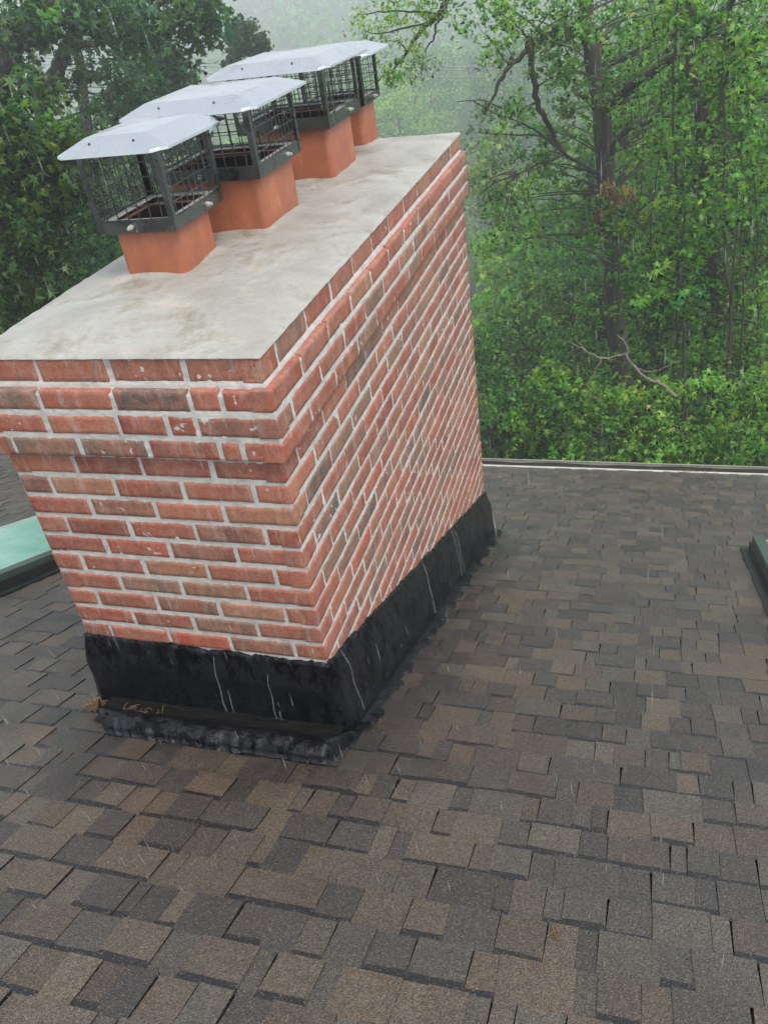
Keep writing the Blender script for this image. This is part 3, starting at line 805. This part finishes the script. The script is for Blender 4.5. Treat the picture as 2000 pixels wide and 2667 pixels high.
def limb(mb, px, r0, r1, n=7, col=BARK, jit=.02, D=None):
    pts = [at(*p) if len(p) == 3 and not isinstance(p, Vector) else p for p in px]
    L = smoothline(pts, 5, jit); m = len(L)
    mb.tube(L, [r0+(r1-r0)*(i/(m-1))**.8 for i in range(m)], n, col, True, .08)
    return L
def blob_centres(blobs, rs=RS):
    cs = []
    for (px, py, D, rx, ry, dep, n) in blobs:
        c = at(px, py, D); f = (c-CAM); dist = f.length; m = dist/F_PX
        right = MROT @ Vector((1, 0, 0)); right.z = 0; right.normalize(); fw = Vector((f.x, f.y, 0)).normalized()
        for _ in range(n):
            while True:
                v = rs.uniform(-1, 1, 3)
                q = float((v**2).sum())
                if q <= 1 and (q > .12 or rs.rand() < .4): break
            cs.append(c + right*(v[0]*rx*m) + Vector((0, 0, v[2]*ry*m*1.12)) + fw*(v[1]*dep))
    return cs
def tree(name, label, cat, base, limbs, blobs, lsize, shape, pal, per=26, crad=.45, group=None, col=BARK, twigs=True, droop=.5, dead=(), flat=.5):
    root = empty(name, base); tag(root, label, cat, group)
    mb = MB(); skel = []
    for (pts, r0, r1) in limbs: skel += limb(mb, pts, r0, r1, 9 if r0 > .08 else 6, col, min(.025, r0*.35))
    cs = blob_centres(blobs); tw = MB()
    if twigs and skel:
        S = np.array([tuple(p) for p in skel])
        for c in cs:
            d = np.linalg.norm(S-np.array(tuple(c)), axis=1) + np.maximum(0, S[:, 2]-c.z)*.6; k = int(d.argmin()); a = Vector(S[k])
            L_ = (c-a).length
            if L_ > 6: continue
            mid = a.lerp(c, .5) + Vector((rnd.uniform(-.1, .1), rnd.uniform(-.1, .1), .08))*L_*.5
            r0 = min(.035, .006+L_*.008)
            tw.tube(smoothline([a, mid, c], 3, .01), [r0*(1-.8*i/6) for i in range(7)], 4, col, False)
    if tw.v: mb.add(tw.v, tw.f, BARK)
    mb.build('trunk', M['bark'], root, True)
    P = clump_pts([tuple(c) for c in cs], per, crad, flat)
    leaves('crown', P, lsize, shape, pal, root, droop)
    for (pts_list, r0, c_, nm, lb) in dead:
        d = MB()
        for pts, ra, rb in pts_list: limb(d, pts, ra, rb, 7, c_, .008)
        o = d.build(nm, M['bark'], root, True)
        if lb: o['label'] = lb
    return root
G_mid = [(0.115, 0.291, .035), (0.095, 0.235, .032), (0.155, 0.336, .045), (0.074, 0.190, .030), (0.216, 0.403, .055)]
G_bright = [(0.203, 0.403, .045), (0.270, 0.470, .055), (0.162, 0.347, .04), (0.338, 0.515, .07)]
G_dark = [(.045, .125, .040), (.058, .155, .044), (.038, .10, .034), (.07, .18, .045)]
G_blue = [(.045, .15, .055), (.036, .125, .05), (.058, .17, .06)]
G_olive = [(0.189, 0.291, .05), (0.243, 0.358, .06), (0.135, 0.224, .045)]
def base_of(px, py, D):
    p = at(px, py, D); return (p.x, p.y, gz(p.x, p.y))
def down(px, py, D): b = base_of(px, py, D); return Vector(b) - Vector((0, 0, .3))

# --- big oak-like tree right of the chimney
D = 14
big = tree('maple_tree', 'tall tree with a thick dark trunk, right of the chimney', 'tree', base_of(1619, 1017, D),
     [([down(1640, 1300, D), (1619, 1017, D), (1606, 850, D), (1596, 706, D), (1579, 452, D), (1565, 283, D), (1545, 170, D), (1530, 60, D), (1522, -60, D)], .20, .10),
      ([(1569, 290, D), (1600, 262, D-.3), (1653, 215, D-.8), (1755, 147, D-1.5), (1856, 57, D-2), (1930, -30, D-2.3)], .085, .04),
      ([(1590, 400, D), (1602, 372, D-.2), (1636, 339, D-.5), (1704, 308, D-1.2), (1800, 290, D-1.6)], .055, .02),
      ([(1535, 78, D), (1486, 79, D-.3), (1420, 96, D-.6), (1376, 132, D-.9), (1314, 188, D-1), (1285, 250, D-1.1), (1262, 300, D-1.1)], .075, .012),
      ([(1376, 132, D-.9), (1379, 100, D-.9), (1384, 170, D-.9), (1399, 265, D-.8), (1420, 310, D-.7), (1444, 362, D-.4), (1470, 400, D-.2)], .06, .03),
      ([(1580, 460, D), (1500, 420, D-.5), (1440, 372, D-.9), (1380, 330, D-1.1), (1300, 300, D-1.2), (1230, 262, D-1.2)], .03, .008),
      ([(1470, 400, D-.3), (1400, 430, D-.8), (1340, 455, D-1)], .03, .006),
      ([(1444, 362, D-.4), (1390, 352, D-.9), (1300, 350, D-1.2), (1240, 345, D-1.2)], .022, .005),
      ([(1399, 265, D-.8), (1330, 290, D-1), (1260, 262, D-1.2), (1190, 265, D-1.3)], .018, .005),
      ([(1550, 283, D), (1515, 250, D-.1), (1488, 236, D-.2)], .05, .025)],
     [(1540, 40, D+2.4, 120, 90, 1.2, 22), (1720, 110, D+1.0, 130, 110, 1.6, 34), (1860, 60, D-2, 150, 110, 1.6, 34), (1370, 50, D-.8, 110, 60, 1.2, 14),
      (1500, 40, D-1.2, 60, 40, .6, 7), (1490, 240, D+1.2, 34, 70, .6, 7), (1700, 340, D+1.6, 100, 110, 1.2, 26), (1450, 430, D+1.5, 80, 110, .9, 18), (1545, 210, D-.8, 26, 30, .3, 2),
      (1330, 260, D-1.1, 70, 60, 1.0, 4), (1340, 500, D-.6, 80, 90, 1.2, 12), (1640, 580, D-1.0, 120, 60, .9, 16), (1500, 560, D+.2, 70, 70, 1.0, 14), (1440, 150, D-.6, 60, 50, .8, 5), (1270, 540, D-.5, 50, 110, 1, 9)],
     .092, MAPLE, G_mid+G_mid[:3]+[G_bright[0]]*2, 56, .40,
     dead=[([([(1500, 644, D-1), (1450, 626, D-1.2), (1404, 610, D-1.4), (1350, 588, D-1.5), (1316, 570, D-1.6)], .018, .004), ([(1590, 690, D-.2), (1560, 665, D-.6), (1500, 644, D-1)], .03, .018), ([(1590, 690, D-.2), (1640, 684, D-.6), (1690, 712, D-1), (1730, 735, D-1.2)], .032, .012), ([(1520, 650, D-1), (1500, 672, D-1.2), (1460, 690, D-1.3)], .012, .004)], 0, GREYBARK, 'bare_limb', 'bare grey lichened limb across the trunk')])
# --- second tree, nearer, at the right edge
D = 11
tree('maple_tree', 'tree with a crooked forked trunk at the right edge of the photo', 'tree', base_of(1896, 1215, D),
     [([down(1905, 1300, D), (1896, 1215, D), (1873, 1045, D), (1853, 972, D), (1845, 904, D), (1870, 785, D), (1868, 701, D), (1850, 560, D), (1839, 441, D), (1832, 330, D), (1822, 271, D), (1800, 180, D), (1795, 40, D), (1800, -80, D)], .135, .05),
      ([(1842, 366, D), (1870, 310, D+.1), (1880, 270, D+.2), (1885, 170, D+.4), (1920, 80, D+.5)], .05, .025),
      ([(1850, 560, D), (1780, 470, D-.3), (1700, 520, D-.6), (1650, 560, D-.6)], .03, .01),
      ([(1845, 904, D), (1780, 945, D-.2), (1700, 968, D-.4), (1620, 1010, D-.5)], .035, .012),
      ([(1870, 785, D), (1950, 700, D), (2060, 640, D+.2)], .04, .02)],
     [(1790, 320, D+.8, 70, 120, .8, 16), (1950, 180, D, 100, 130, 1.2, 24), (1930, 520, D+.6, 130, 150, 1.2, 44), (1760, 660, D+.5, 90, 130, 1.0, 24),
      (1920, 800, D+.3, 120, 120, 1.2, 44), (1970, 1010, D, 90, 140, 1.0, 32), (1740, 880, D+.3, 90, 110, .8, 22), (1680, 740, D+.2, 60, 80, .8, 9), (1850, 620, D-.7, 60, 50, .4, 6)],
     .082, MAPLE, G_mid+G_mid[:2]+G_dark[:1]+G_bright[:2], 60, .36)
# --- thin saplings in front
for (pts, lab, D) in (([(1762, 760), (1765, 640), (1760, 500), (1752, 250), (1760, 60), (1765, -60)], 'slim pole-like sapling between the two big trunks', 10.5),
                      ([(1900, 900), (1890, 700), (1886, 420), (1884, 200), (1890, 60)], 'thin straight sapling just left of the right edge', 10),
                      ([(1780, 940), (1765, 860), (1762, 720), (1790, 520)], 'crooked thin sapling low in the right foliage', 9.5)):
    q = [(a, b, D) for a, b in pts]
    tree('sapling', lab, 'sapling', base_of(pts[0][0], pts[0][1], D), [([down(pts[0][0]+10, 1200, D)] + q, .028, .010)],
         [(pts[2][0], pts[2][1], D, 70, 150, .5, 12), (pts[-1][0], pts[-1][1]+60, D, 60, 90, .4, 8)], .10, MAPLE, G_mid, 24, .3, group='saplings between the right-hand trees')
for k in range(7):
    px = rnd.uniform(1640, 1985); D = rnd.uniform(9.6, 13); y0, y1 = rnd.uniform(760, 1000), rnd.uniform(-40, 420)
    q = [(px, y0, D), (px+rnd.uniform(-25, 25), (y0*2+y1)/3, D), (px+rnd.uniform(-35, 35), (y0+y1*2)/3, D), (px+rnd.uniform(-40, 40), y1, D)]
    tree('bare_stem', 'thin bare stem rising through the leaves right of the thick trunk', 'stem', base_of(px, y0, D), [([down(px, 1200, D)] + q, .018, .004), ([q[1], (q[1][0]+rnd.choice((-1, 1))*60, q[1][1]-90, D), (q[1][0]+rnd.choice((-1, 1))*90, q[1][1]-190, D)], .008, .003)],
         [(q[2][0], q[2][1], D, 50, 90, .3, 4)], .085, MAPLE, G_mid, 20, .26, group='thin stems in the right-hand trees')
# --- maples low behind the gutter
low = [(1310, 1120, 10, 90, 110, 1.1, 55, G_dark+G_mid[:2], 'dark leafy shrub at the gutter, beside the chimney corner'),
       (1450, 1090, 9.6, 120, 120, 1.1, 70, G_mid+[G_bright[0]], 'mid green maple behind the gutter, below the dead branch'),
       (1600, 1140, 9, 130, 100, 1.0, 64, G_bright+G_mid, 'bright maple sapling behind the middle of the gutter'),
       (1780, 1100, 9, 130, 130, 1.1, 80, G_mid+G_bright[:2], 'maple with star shaped leaves behind the gutter, right of centre'),
       (1960, 1130, 8.8, 120, 110, 1.0, 60, G_bright[:2]+G_mid, 'leafy maple in the lower right, above the gutter end'),
       (1350, 960, 12, 110, 100, 1.3, 60, G_dark+G_mid, 'dark shrubby tree left of the thick trunk'),
       (1510, 960, 11.5, 90, 70, 1.0, 30, G_mid, 'green maple clump in front of the thick trunk'),
       (1660, 930, 15.6, 120, 120, 1.2, 60, G_mid+G_dark, 'shaded maple right of the thick trunk base'),
       (1480, 780, 15.5, 90, 80, 1.3, 36, G_mid, 'mid height leafy tree left of the thick trunk')]
for k, (px, py, D, rx, ry, dp, n, pal, lab) in enumerate(low):
    b = base_of(px, py+40, D); t = at(px, py-ry*.5, D)
    tree('young_maple', lab, 'tree', b, [([Vector(b), at(px+12, py+60, D), at(px-6, py, D), t], .07, .02), ([at(px, py+40, D), at(px+60, py-30, D+.2)], .03, .01), ([at(px, py+40, D), at(px-60, py-20, D-.2)], .03, .01)],
         [(px, py, D, rx, ry, dp, int(n*.8))], .074, MAPLE, pal, 66, .30, group='young maples along the gutter')
# dead branch, lichen covered
D = 8.6
db = empty('dead_branch', tuple(at(1580, 930, D))); tag(db, 'pale dead branch forked like antlers above the gutter shrubs', 'dead branch')
mb = MB()
for pts, a, b in (([(1760, 1030), (1720, 1000), (1680, 985), (1655, 960), (1632, 930), (1620, 922), (1574, 932), (1540, 920), (1500, 900), (1484, 890)], .038, .008),
                  ([(1632, 930), (1636, 905), (1620, 885), (1606, 868)], .020, .007), ([(1570, 934), (1548, 965), (1532, 1000), (1530, 1022), (1562, 1040)], .016, .006),
                  ([(1530, 915), (1508, 890), (1496, 880)], .010, .004), ([(1655, 960), (1700, 968), (1760, 940)], .014, .005)):
    limb(mb, [(x+rnd.uniform(-3, 3), y+rnd.uniform(-3, 3), D) for x, y in pts], a*.62, b*.6, 7, lin(150, 140, 120), .010)
mb.build('bark', M['bark'], db, True)
# dead brown leaf cluster hanging in the big tree
C = blob_centres([(1590, 500, 12.6, 22, 26, .3, 5), (1565, 560, 12.6, 16, 30, .3, 4), (1625, 490, 12.6, 14, 16, .2, 2)])
w = empty('withered_spray', tuple(at(1590, 500, 12.6))); tag(w, 'spray of withered brown leaves in front of the thick trunk', 'dead leaves')
leaves('dry_leaves', clump_pts([tuple(c) for c in C], 9, .14), .11, OAK, [lin(150, 105, 78), lin(175, 135, 105), lin(120, 80, 58)], w, 1.0)
# --- limb hanging in from the top centre
D = 11
mb = MB()
for pts, a, b in (([(1522, -60, 14), (1440, -130, 13), (1330, -150, 12), (1230, -120, D), (1175, -60, D), (1158, 10, D), (1130, 50, D), (1092, 85, D), (1050, 150, D), (1020, 185, D)], .08, .008),
      ([(1162, 0, D), (1155, 40, D), (1136, 62, D), (1130, 100, D), (1112, 122, D), (1108, 138, D)], .022, .006),
      ([(1140, 40, D), (1080, 30, D), (1000, 30, D), (940, 38, D)], .018, .004), ([(1120, 60, D), (1060, 70, D), (990, 88, D), (950, 80, D)], .016, .004),
      ([(1060, 135, D), (1040, 110, D), (1010, 105, D)], .012, .004)):
    limb(mb, pts, a, b, 6, DARKBARK, .008)
o = mb.build('drooping_limb', M['bark'], big, True); o['label'] = 'dark limb drooping in from the top of the photo'
cs = blob_centres([(1080, 40, D, 90, 55, .8, 26), (985, 60, D, 60, 45, .6, 10), (1050, 150, D, 50, 55, .5, 16), (1150, 5, D, 60, 40, .6, 12), (1010, 195, D, 30, 22, .3, 5), (935, 40, D, 16, 12, .2, 2)])
o = leaves('limb_foliage', clump_pts([tuple(c) for c in cs], 26, .17), .055, SMALL, G_olive+[G_bright[0]], big); o['label'] = 'yellow green twigs above the last chimney cap'
# --- left side
D = 15
tree('oak_tree', 'big dark oak filling the top left corner', 'tree', base_of(20, 700, D),
     [([down(0, 760, D), (8, 316, D), (17, 169, D), (42, 105, D), (105, 76, D), (139, 25, D), (150, -60, D)], .22, .11),
      ([(30, 330, D+.3), (55, 235, D+.3), (52, 160, D+.2), (70, 120, D), (130, 108, D)], .06, .02), ([(17, 169, D), (-20, 80, D), (-30, -40, D)], .13, .07)],
     [(50, 30, D+.5, 120, 60, 1.2, 22), (190, 10, D-.3, 90, 40, 1.0, 12), (30, 150, D+.6, 60, 40, 1.0, 6), (130, 50, D-.6, 60, 30, .6, 5)], .16, OAK, G_dark+G_dark+G_mid[3:4], 40, .52, col=DARKBARK)
D = 16.5
tree('oak_tree', 'oak with a leaning trunk and lobed leaves against the fog', 'tree', base_of(122, 700, D),
     [([down(100, 800, D), (118, 330, D), (122, 270, D), (148, 186, D), (173, 127, D), (210, 70, D), (236, 25, D), (250, -60, D)], .17, .08),
      ([(173, 127, D), (260, 110, D), (340, 80, D-.3), (390, 40, D-.5), (440, -10, D-.6)], .06, .03), ([(340, 80, D-.3), (420, 70, D-.4), (500, 50, D-.5), (560, 20, D-.6)], .035, .008)],
     [(330, 50, D+.4, 100, 60, 1.4, 26), (430, 15, D-.5, 80, 34, 1.0, 14), (530, 28, D-.6, 50, 34, .7, 8), (545, 82, D-.6, 18, 14, .3, 2), (280, 180, D+.6, 90, 70, 1.2, 12), (160, 250, D+.6, 50, 50, 1.0, 5), (470, 62, D-.5, 50, 22, .7, 4)],
     .17, OAK, G_dark+G_mid[3:4], 38, .52, col=DARKBARK)
D = 20
tree('oak_tree', 'smoky green tree standing behind the second chimney cap', 'tree', base_of(240, 700, D),
     [([down(250, 800, D), (232, 330, D), (222, 210, D), (205, 130, D), (196, 40, D), (190, -40, D)], .14, .06), ([(232, 280, D), (330, 200, D), (420, 160, D)], .07, .02), ([(232, 380, D), (380, 300, D), (460, 230, D)], .06, .02)],
     [(370, 190, D, 90, 76, 1.6, 36), (450, 185, D, 42, 50, 1.2, 16), (310, 330, D, 120, 90, 2.0, 40), (430, 290, D, 100, 70, 1.6, 30), (200, 420, D, 110, 90, 1.6, 34)],
     .15, OAK, G_blue+G_dark[:2], 40, .42, col=DARKBARK)
D = 9.2
tree('maple_tree', 'bright leafed maple at the left edge, beside the nearest cap', 'tree', base_of(60, 800, D),
     [([down(60, 1000, D), (90, 780, D), (70, 640, D), (55, 500, D), (40, 380, D), (30, 310, D)], .09, .025), ([(75, 640, D), (150, 540, D), (200, 470, D)], .03, .01), ([(75, 640, D), (10, 560, D), (-60, 500, D)], .03, .01)],
     [(40, 360, D, 80, 85, .7, 56), (110, 440, D, 90, 80, .8, 60), (30, 500, D, 90, 90, .8, 60), (150, 400, D, 60, 50, .5, 20), (60, 640, D, 90, 90, .8, 50), (40, 780, D, 90, 80, .7, 40)],
     .10, MAPLE, [(.055, .135, .028), (.045, .11, .028), (.075, .16, .03), (.10, .17, .03)], 38, .34)
D = 13
tree('dark_tree', 'shadowy tree with bent trunks behind the nearest cap', 'tree', base_of(150, 800, D),
     [([down(130, 900, D), (110, 760, D), (85, 660, D), (70, 560, D)], .12, .05), ([down(330, 860, D), (300, 640, D), (280, 560, D), (240, 500, D)], .09, .04), ([(110, 760, D), (150, 640, D), (200, 560, D), (260, 520, D)], .05, .02)],
     [(150, 620, D, 120, 110, 1.4, 60), (250, 560, D, 100, 110, 1.4, 56), (120, 760, D, 120, 90, 1.2, 50), (330, 480, D+2, 90, 120, 1.4, 50), (240, 700, D, 90, 60, 1, 24)],
     .13, OAK, G_dark+G_blue[:1], 36, .46, col=DARKBARK)
D = 26
tree('lone_tree', 'small round topped tree rising above the large cap hoods', 'tree', base_of(620, 300, D),
     [([down(640, 400, D), (628, 190, D), (622, 140, D), (640, 90, D), (635, 55, D)], .10, .03), ([(622, 150, D), (590, 130, D), (575, 120, D)], .04, .012), ([(624, 140, D), (665, 110, D), (690, 100, D)], .04, .012)],
     [(630, 74, D, 30, 28, .7, 26), (655, 112, D, 38, 20, .8, 24), (612, 122, D, 20, 26, .6, 14), (606, 165, D, 16, 26, .5, 9), (686, 114, D, 12, 10, .4, 5)],
     .13, QUAD, [(.04, .10, .035), (.05, .12, .035), (.03, .08, .03)], 30, .26, col=DARKBARK)
# --- middle distance, through the gap right of the chimney
for (px, py, D, rx, ry, dp, n, pal, lab, tr) in (
        (1330, 700, 28, 80, 90, 2.5, 70, G_bright, 'sunny yellow green tree low beside the chimney edge', 1297),
        (1420, 640, 24, 90, 90, 2.0, 50, G_mid, 'mid green tree behind the bare grey limb', 1380),
        (1290, 900, 21, 60, 110, 1.6, 50, G_mid+G_bright[:1], 'tree with twin thin trunks right of the brick edge', 1303),
        (1420, 820, 19, 90, 90, 1.6, 60, G_mid, 'leafy tree low in the gap left of the thick trunk', 1400),
        (1290, 420, 30, 60, 90, 2.0, 26, G_olive, 'sparse tree with hanging twigs over the crown corner', 1288),
        (1590, 330, 24, 90, 110, 2.2, 24, G_mid+G_blue, 'tall tree behind the upper part of the thick trunk', 1540),
        (1740, 380, 20, 150, 160, 2.2, 56, G_mid+G_bright[:2], 'broad green tree between the two big trunks', 1740),
        (1800, 100, 22, 160, 120, 2.2, 44, G_mid+G_bright[:1], 'leafy tree behind the top right corner', 1850),
        (1680, 620, 18, 130, 120, 1.8, 70, G_dark+G_mid, 'dark green tree filling the space behind both trunks', 1700),
        (1930, 480, 19, 120, 180, 1.8, 80, G_mid, 'green tree behind the right edge trunk', 1950),
        (1880, 860, 16, 140, 150, 1.6, 80, G_dark+G_mid[:2], 'deep green tree low behind the right edge trunk', 1900),
        (1600, 800, 18.5, 110, 100, 1.4, 50, G_dark+G_mid[:2], 'dark tree directly behind the thick trunk', 1640)):
    b = base_of(tr, py, D)
    tree('forest_tree', lab, 'tree', b, [([Vector(b), at(tr, py+ry*.6, D), at(tr-6, py, D), at(px, py-ry*.7, D)], .13, .03), ([at(tr, py+ry*.3, D), at(px+rx*.6, py-ry*.2, D)], .05, .015)],
         [(px, py, D, rx, ry, dp, n)], .19, OAK if D < 20 else QUAD, pal, 44, .72, group='woodland trees past the gutter', col=DARKBARK)
# --- forest of hazy trees below in the valley
def proto(seed, pal, H, R, conic):
    rs = np.random.RandomState(seed); r = random.Random(seed)
    root = empty('valley_tree', (0, 0, 0)); mb = MB()
    pts = [Vector((0, 0, -.5)), Vector((.1, .1, H*.4)), Vector((-.1, 0, H*.75)), Vector((0, 0, H*.95))]
    mb.tube(smoothline(pts, 4, .03), [.26-.22*i/12 for i in range(13)], 7, DARKBARK)
    cs = []
    for _ in range(150):
        t = rs.uniform(.22, 1); rad = R*(math.sin(math.pi*min(1, (1-t)*1.15+.05))**.6 if not conic else (1.05-t)*1.1)
        a = rs.uniform(0, 6.28); q = rad*rs.uniform(.45, 1); cs.append((q*math.cos(a), q*math.sin(a), H*t))
    for c in cs[::5]: mb.tube([(0, 0, c[2]*.85), c], [.06, .02], 4, DARKBARK, False)
    mb.build('trunk', M['bark'], root, True)
    leaves('crown', clump_pts(cs, 34, R*.34, .5, rs), .34, QUAD, pal, root, .5, rs)
    return root
protos = [proto(1, G_mid, 15, 4.2, False), proto(2, G_bright+G_mid, 13, 4.6, False), proto(3, G_blue+G_mid, 18, 4.4, False), proto(4, G_dark+G_mid, 16, 3.4, True)]
vt = random.Random(77); placed = []; used = [False]*4; n_t = 0
for _ in range(6000):
    if n_t >= 210: break
    a = math.radians(vt.uniform(-50, 16)); D = vt.uniform(42, 190)
    x, y = CAM.x+D*math.sin(a), CAM.y+D*math.cos(a)
    sp = 4.8 if D < 60 else 6.5
    gap = math.radians(-23) < a < math.radians(-5) and D < 75
    if any((x-p)**2+(y-q)**2 < sp*sp for p, q in placed): continue
    placed.append((x, y)); k = vt.randrange(4); s = vt.uniform(.75, 1.15)
    g = gz(x, y)
    if a < math.radians(-5) and D < 60: s *= .8
    topmax = CAM.z - D*math.tan(math.radians((5.4 if D > 60 else 8.5) + (3.0 if a < math.radians(-21) else 0))); H = (15, 13, 18, 16)[k]
    if gap: topmax = CAM.z - D*math.tan(math.radians(13.5))
    if g+H*s > topmax: s = max(.3, (topmax-g)/H)
    o = protos[k] if not used[k] else copy_tree(protos[k]); used[k] = True
    o.location = (x, y, g); o.rotation_euler = (0, 0, vt.uniform(0, 6.28)); o.scale = (s*vt.uniform(.9, 1.1), s*vt.uniform(.9, 1.1), s)
    tag(o, 'green tree fading into the rain haze of the wooded valley', 'tree', 'hazy trees in the valley'); n_t += 1
# --- far wooded hillside as one mass
def far_wood():
    rs = np.random.RandomState(9); cs = []
    for _ in range(2600):
        a = math.radians(rs.uniform(-52, 20)); D = math.sqrt(rs.uniform(135**2, 430**2)); x, y = D*math.sin(a), D*math.cos(a)
        if y > 540: continue
        h = rs.uniform(7, 14)
        for k in range(4): cs.append((x+rs.normal(0, 2), y+rs.normal(0, 2), gz(x, y)+h*rs.uniform(.35, 1)))
    o = leaves('hillside_woods', clump_pts(cs, 16, 3.2, .6, rs), 1.5, QUAD, G_mid+G_dark, None, .4, rs)
    tag(o, kind='stuff')
far_wood()
def undergrowth():
    rs = np.random.RandomState(12); cs = []
    for _ in range(2600):
        a = math.radians(rs.uniform(-60, 25)); D = rs.uniform(7.5, 34); x, y = CAM.x+D*math.sin(a), CAM.y+D*math.cos(a)
        if y < 5.2: continue
        cs.append((x, y, gz(x, y)+rs.uniform(.1, 1.6)))
    o = leaves('undergrowth', clump_pts(cs, 22, .6, .6, rs), .2, QUAD, G_dark+G_mid, None, .4, rs); tag(o, kind='stuff')
undergrowth()
# --- power lines
for (y0, y1, lab) in ((168, 172, 'upper power line strung across the valley'), (160, 162, 'faint topmost power line across the valley'), (186, 190, 'lowest and brightest power line across the valley')):
    D = 45; a = at(-300, y0-6, D); b = at(2300, y1+3, D)
    mb = MB(); L = [a.lerp(b, t/40) + Vector((0, 0, -.9*4*(t/40)*(1-t/40)+.9*.75)) for t in range(41)]
    mb.tube(L, [.017]*41, 5); o = mb.build('power_line', M['wire']); tag(o, lab, 'power line', 'power lines')
# ================================================================== LITTER
def straw(name, c, n, R, lab, cat, mat, L=.05, up=.012):
    mb = MB(); r = random.Random(len(lab))
    for _ in range(n):
        p = Vector(c) + Vector((r.gauss(0, R), r.gauss(0, R*.6), r.uniform(.002, up))); p.z += -(p.y-c[1])*.4075
        a = r.uniform(0, 6.28); l = L*r.uniform(.4, 1)
        d = Vector((math.cos(a), math.sin(a), r.uniform(-.2, .3)))*l; m_ = p+d*.5+Vector((0, 0, l*.1))
        mb.tube([p, m_, p+d], [.0009, .0011, .0006], 4, (1, 1, 1))
    return tag(mb.build(name, mat), kind='stuff')
straw('leaf_debris', roof(-CW-.02, -.055/CP, .012), 130, .018, 'wad of tan pine straw at the left end of the tar flashing', 'debris', M['straw'])
straw('pine_straw', roof(-.62, -.11, .03), 60, .05, 'loose straw floating at the left of the puddle behind the chimney', 'debris', M['straw'], .03)
straw('pine_straw', roof(-1.0, .42, .011), 22, .035, 'thin scatter of straw on shingles left of the chimney', 'debris', M['straw'], .05)
straw('pine_straw', roof(1.2, 4.75, .012), 40, .09, 'reddish straw caught on the edge by the gutter', 'debris', M['straw'], .05)
def twig(px, py, pts, lab):
    d = ray(px, py); t = (Z0-.4075*CAM.y-CAM.z)/(d.z+.4075*d.y); c = CAM+d*t
    root = empty('twig', tuple(c)); tag(root, lab, 'twig')
    mb = MB(); L = [Vector((c.x+a, c.y+b, c.z-.4075*b+.011+h)) for a, b, h in pts]
    mb.tube(smoothline(L, 4, .0006), [.0013]*(4*(len(L)-1)+1), 5); mb.build('stem', M['straw'], root)
twig(1440, 2440, [(-.012, -.01, 0), (0, .004, .004), (.008, .012, .002), (-.004, .018, .005), (.012, -.014, .001), (.004, .026, .0)], 'curled tan twig on the shingles at bottom right')
twig(1862, 1520, [(-.03, -.01, 0), (0, 0, .003), (.03, .012, 0)], 'short brown twig near the right skylight')
twig(1290, 2312, [(0, -.006, 0), (.003, .004, .004), (0, .012, 0)], 'single cream seed stalk low on the roof')
r = random.Random(2); mbp = None
lf = None
for k in range(34):
    u, v = r.uniform(-1.2, 2.0), r.uniform(-.7, 4.3)
    if -CW-.1 < u < .15 and -.3 < v < 2.8: continue
    c = roof(u, v, .0125)
    if lf is None:
        me = bpy.data.meshes.new('leaf_flake'); s = .006
        me.from_pydata([(-s, 0, 0), (0, -s*.5, .001), (s, 0, .003), (.2*s, s*.6, .001), (-s, 0, -.001), (0, -s*.5, 0), (s, 0, .002), (.2*s, s*.6, 0)], [], [(0, 1, 2, 3), (7, 6, 5, 4), (0, 4, 5, 1), (1, 5, 6, 2), (2, 6, 7, 3), (3, 7, 4, 0)])
        me.materials.append(M['straw']); lf = bpy.data.objects.new('leaf_flake', me); o = lf
    else: o = lf.copy()
    sc.collection.objects.link(o); o.location = c; o.rotation_euler = (-PITCH, 0, r.uniform(0, 6.28)); o.scale = [r.uniform(.6, 1.4)]*3
    tag(o, 'tiny tan leaf flake lying loose on the wet shingles', 'leaf flake', 'leaf flakes on the roof')

# ================================================================== RAIN AND HAZE
def rain():
    rs = np.random.RandomState(31); n = 8000
    D = 1.0 + 13*rs.uniform(0, 1, n)**.75
    px = rs.uniform(-60, 2060, n); py = rs.uniform(-60, 2700, n); P = []
    for a, b, d in zip(px, py, D):
        q = ray(a, b).normalized(); p = CAM+q*d
        if p.z < Z0-.4075*p.y+.05 and p.y < 4.5: continue
        if -CW-.05 < p.x < .06 and -.05 < p.y < CL+.05 and p.z < .05: continue
        P.append(tuple(p))
    P = np.array(P); n = len(P); L = rs.uniform(.010, .030, n)[:, None]; w = .00085
    d = np.array([.05, .02, -1.0]) + rs.normal(0, .02, (n, 3)); d /= np.linalg.norm(d, axis=1, keepdims=True)
    a = np.array([1.0, 0, 0]); b = np.array([0, 1.0, 0])
    V = np.stack([P-d*L, P+a*w, P+b*w, P-a*w, P-b*w, P+d*L*.6], 1).reshape(-1, 3)
    tri = np.array([(0, 1, 2), (0, 2, 3), (0, 3, 4), (0, 4, 1), (5, 2, 1), (5, 3, 2), (5, 4, 3), (5, 1, 4)])
    F = ((np.arange(n)*6)[:, None, None]+tri[None]).reshape(-1, 3)
    o = np_mesh('rain', V, F, None, M['rain'], None); tag(o, kind='stuff')
rain()
def haze():
    m = bpy.data.materials.new('haze_air'); m.use_nodes = True; nt = m.node_tree
    for n in list(nt.nodes): nt.nodes.remove(n)
    out = nt.nodes.new('ShaderNodeOutputMaterial'); v = nt.nodes.new('ShaderNodeVolumePrincipled')
    v.inputs['Color'].default_value = (.95, .985, 1.0, 1); v.inputs['Density'].default_value = .0044; v.inputs['Anisotropy'].default_value = 0.0
    nt.links.new(v.outputs[0], out.inputs['Volume'])
    mb = MB(); mb.box(-455, 455, -75, 575, -45, 13); o = mb.build('haze', m); tag(o, kind='stuff')
haze()
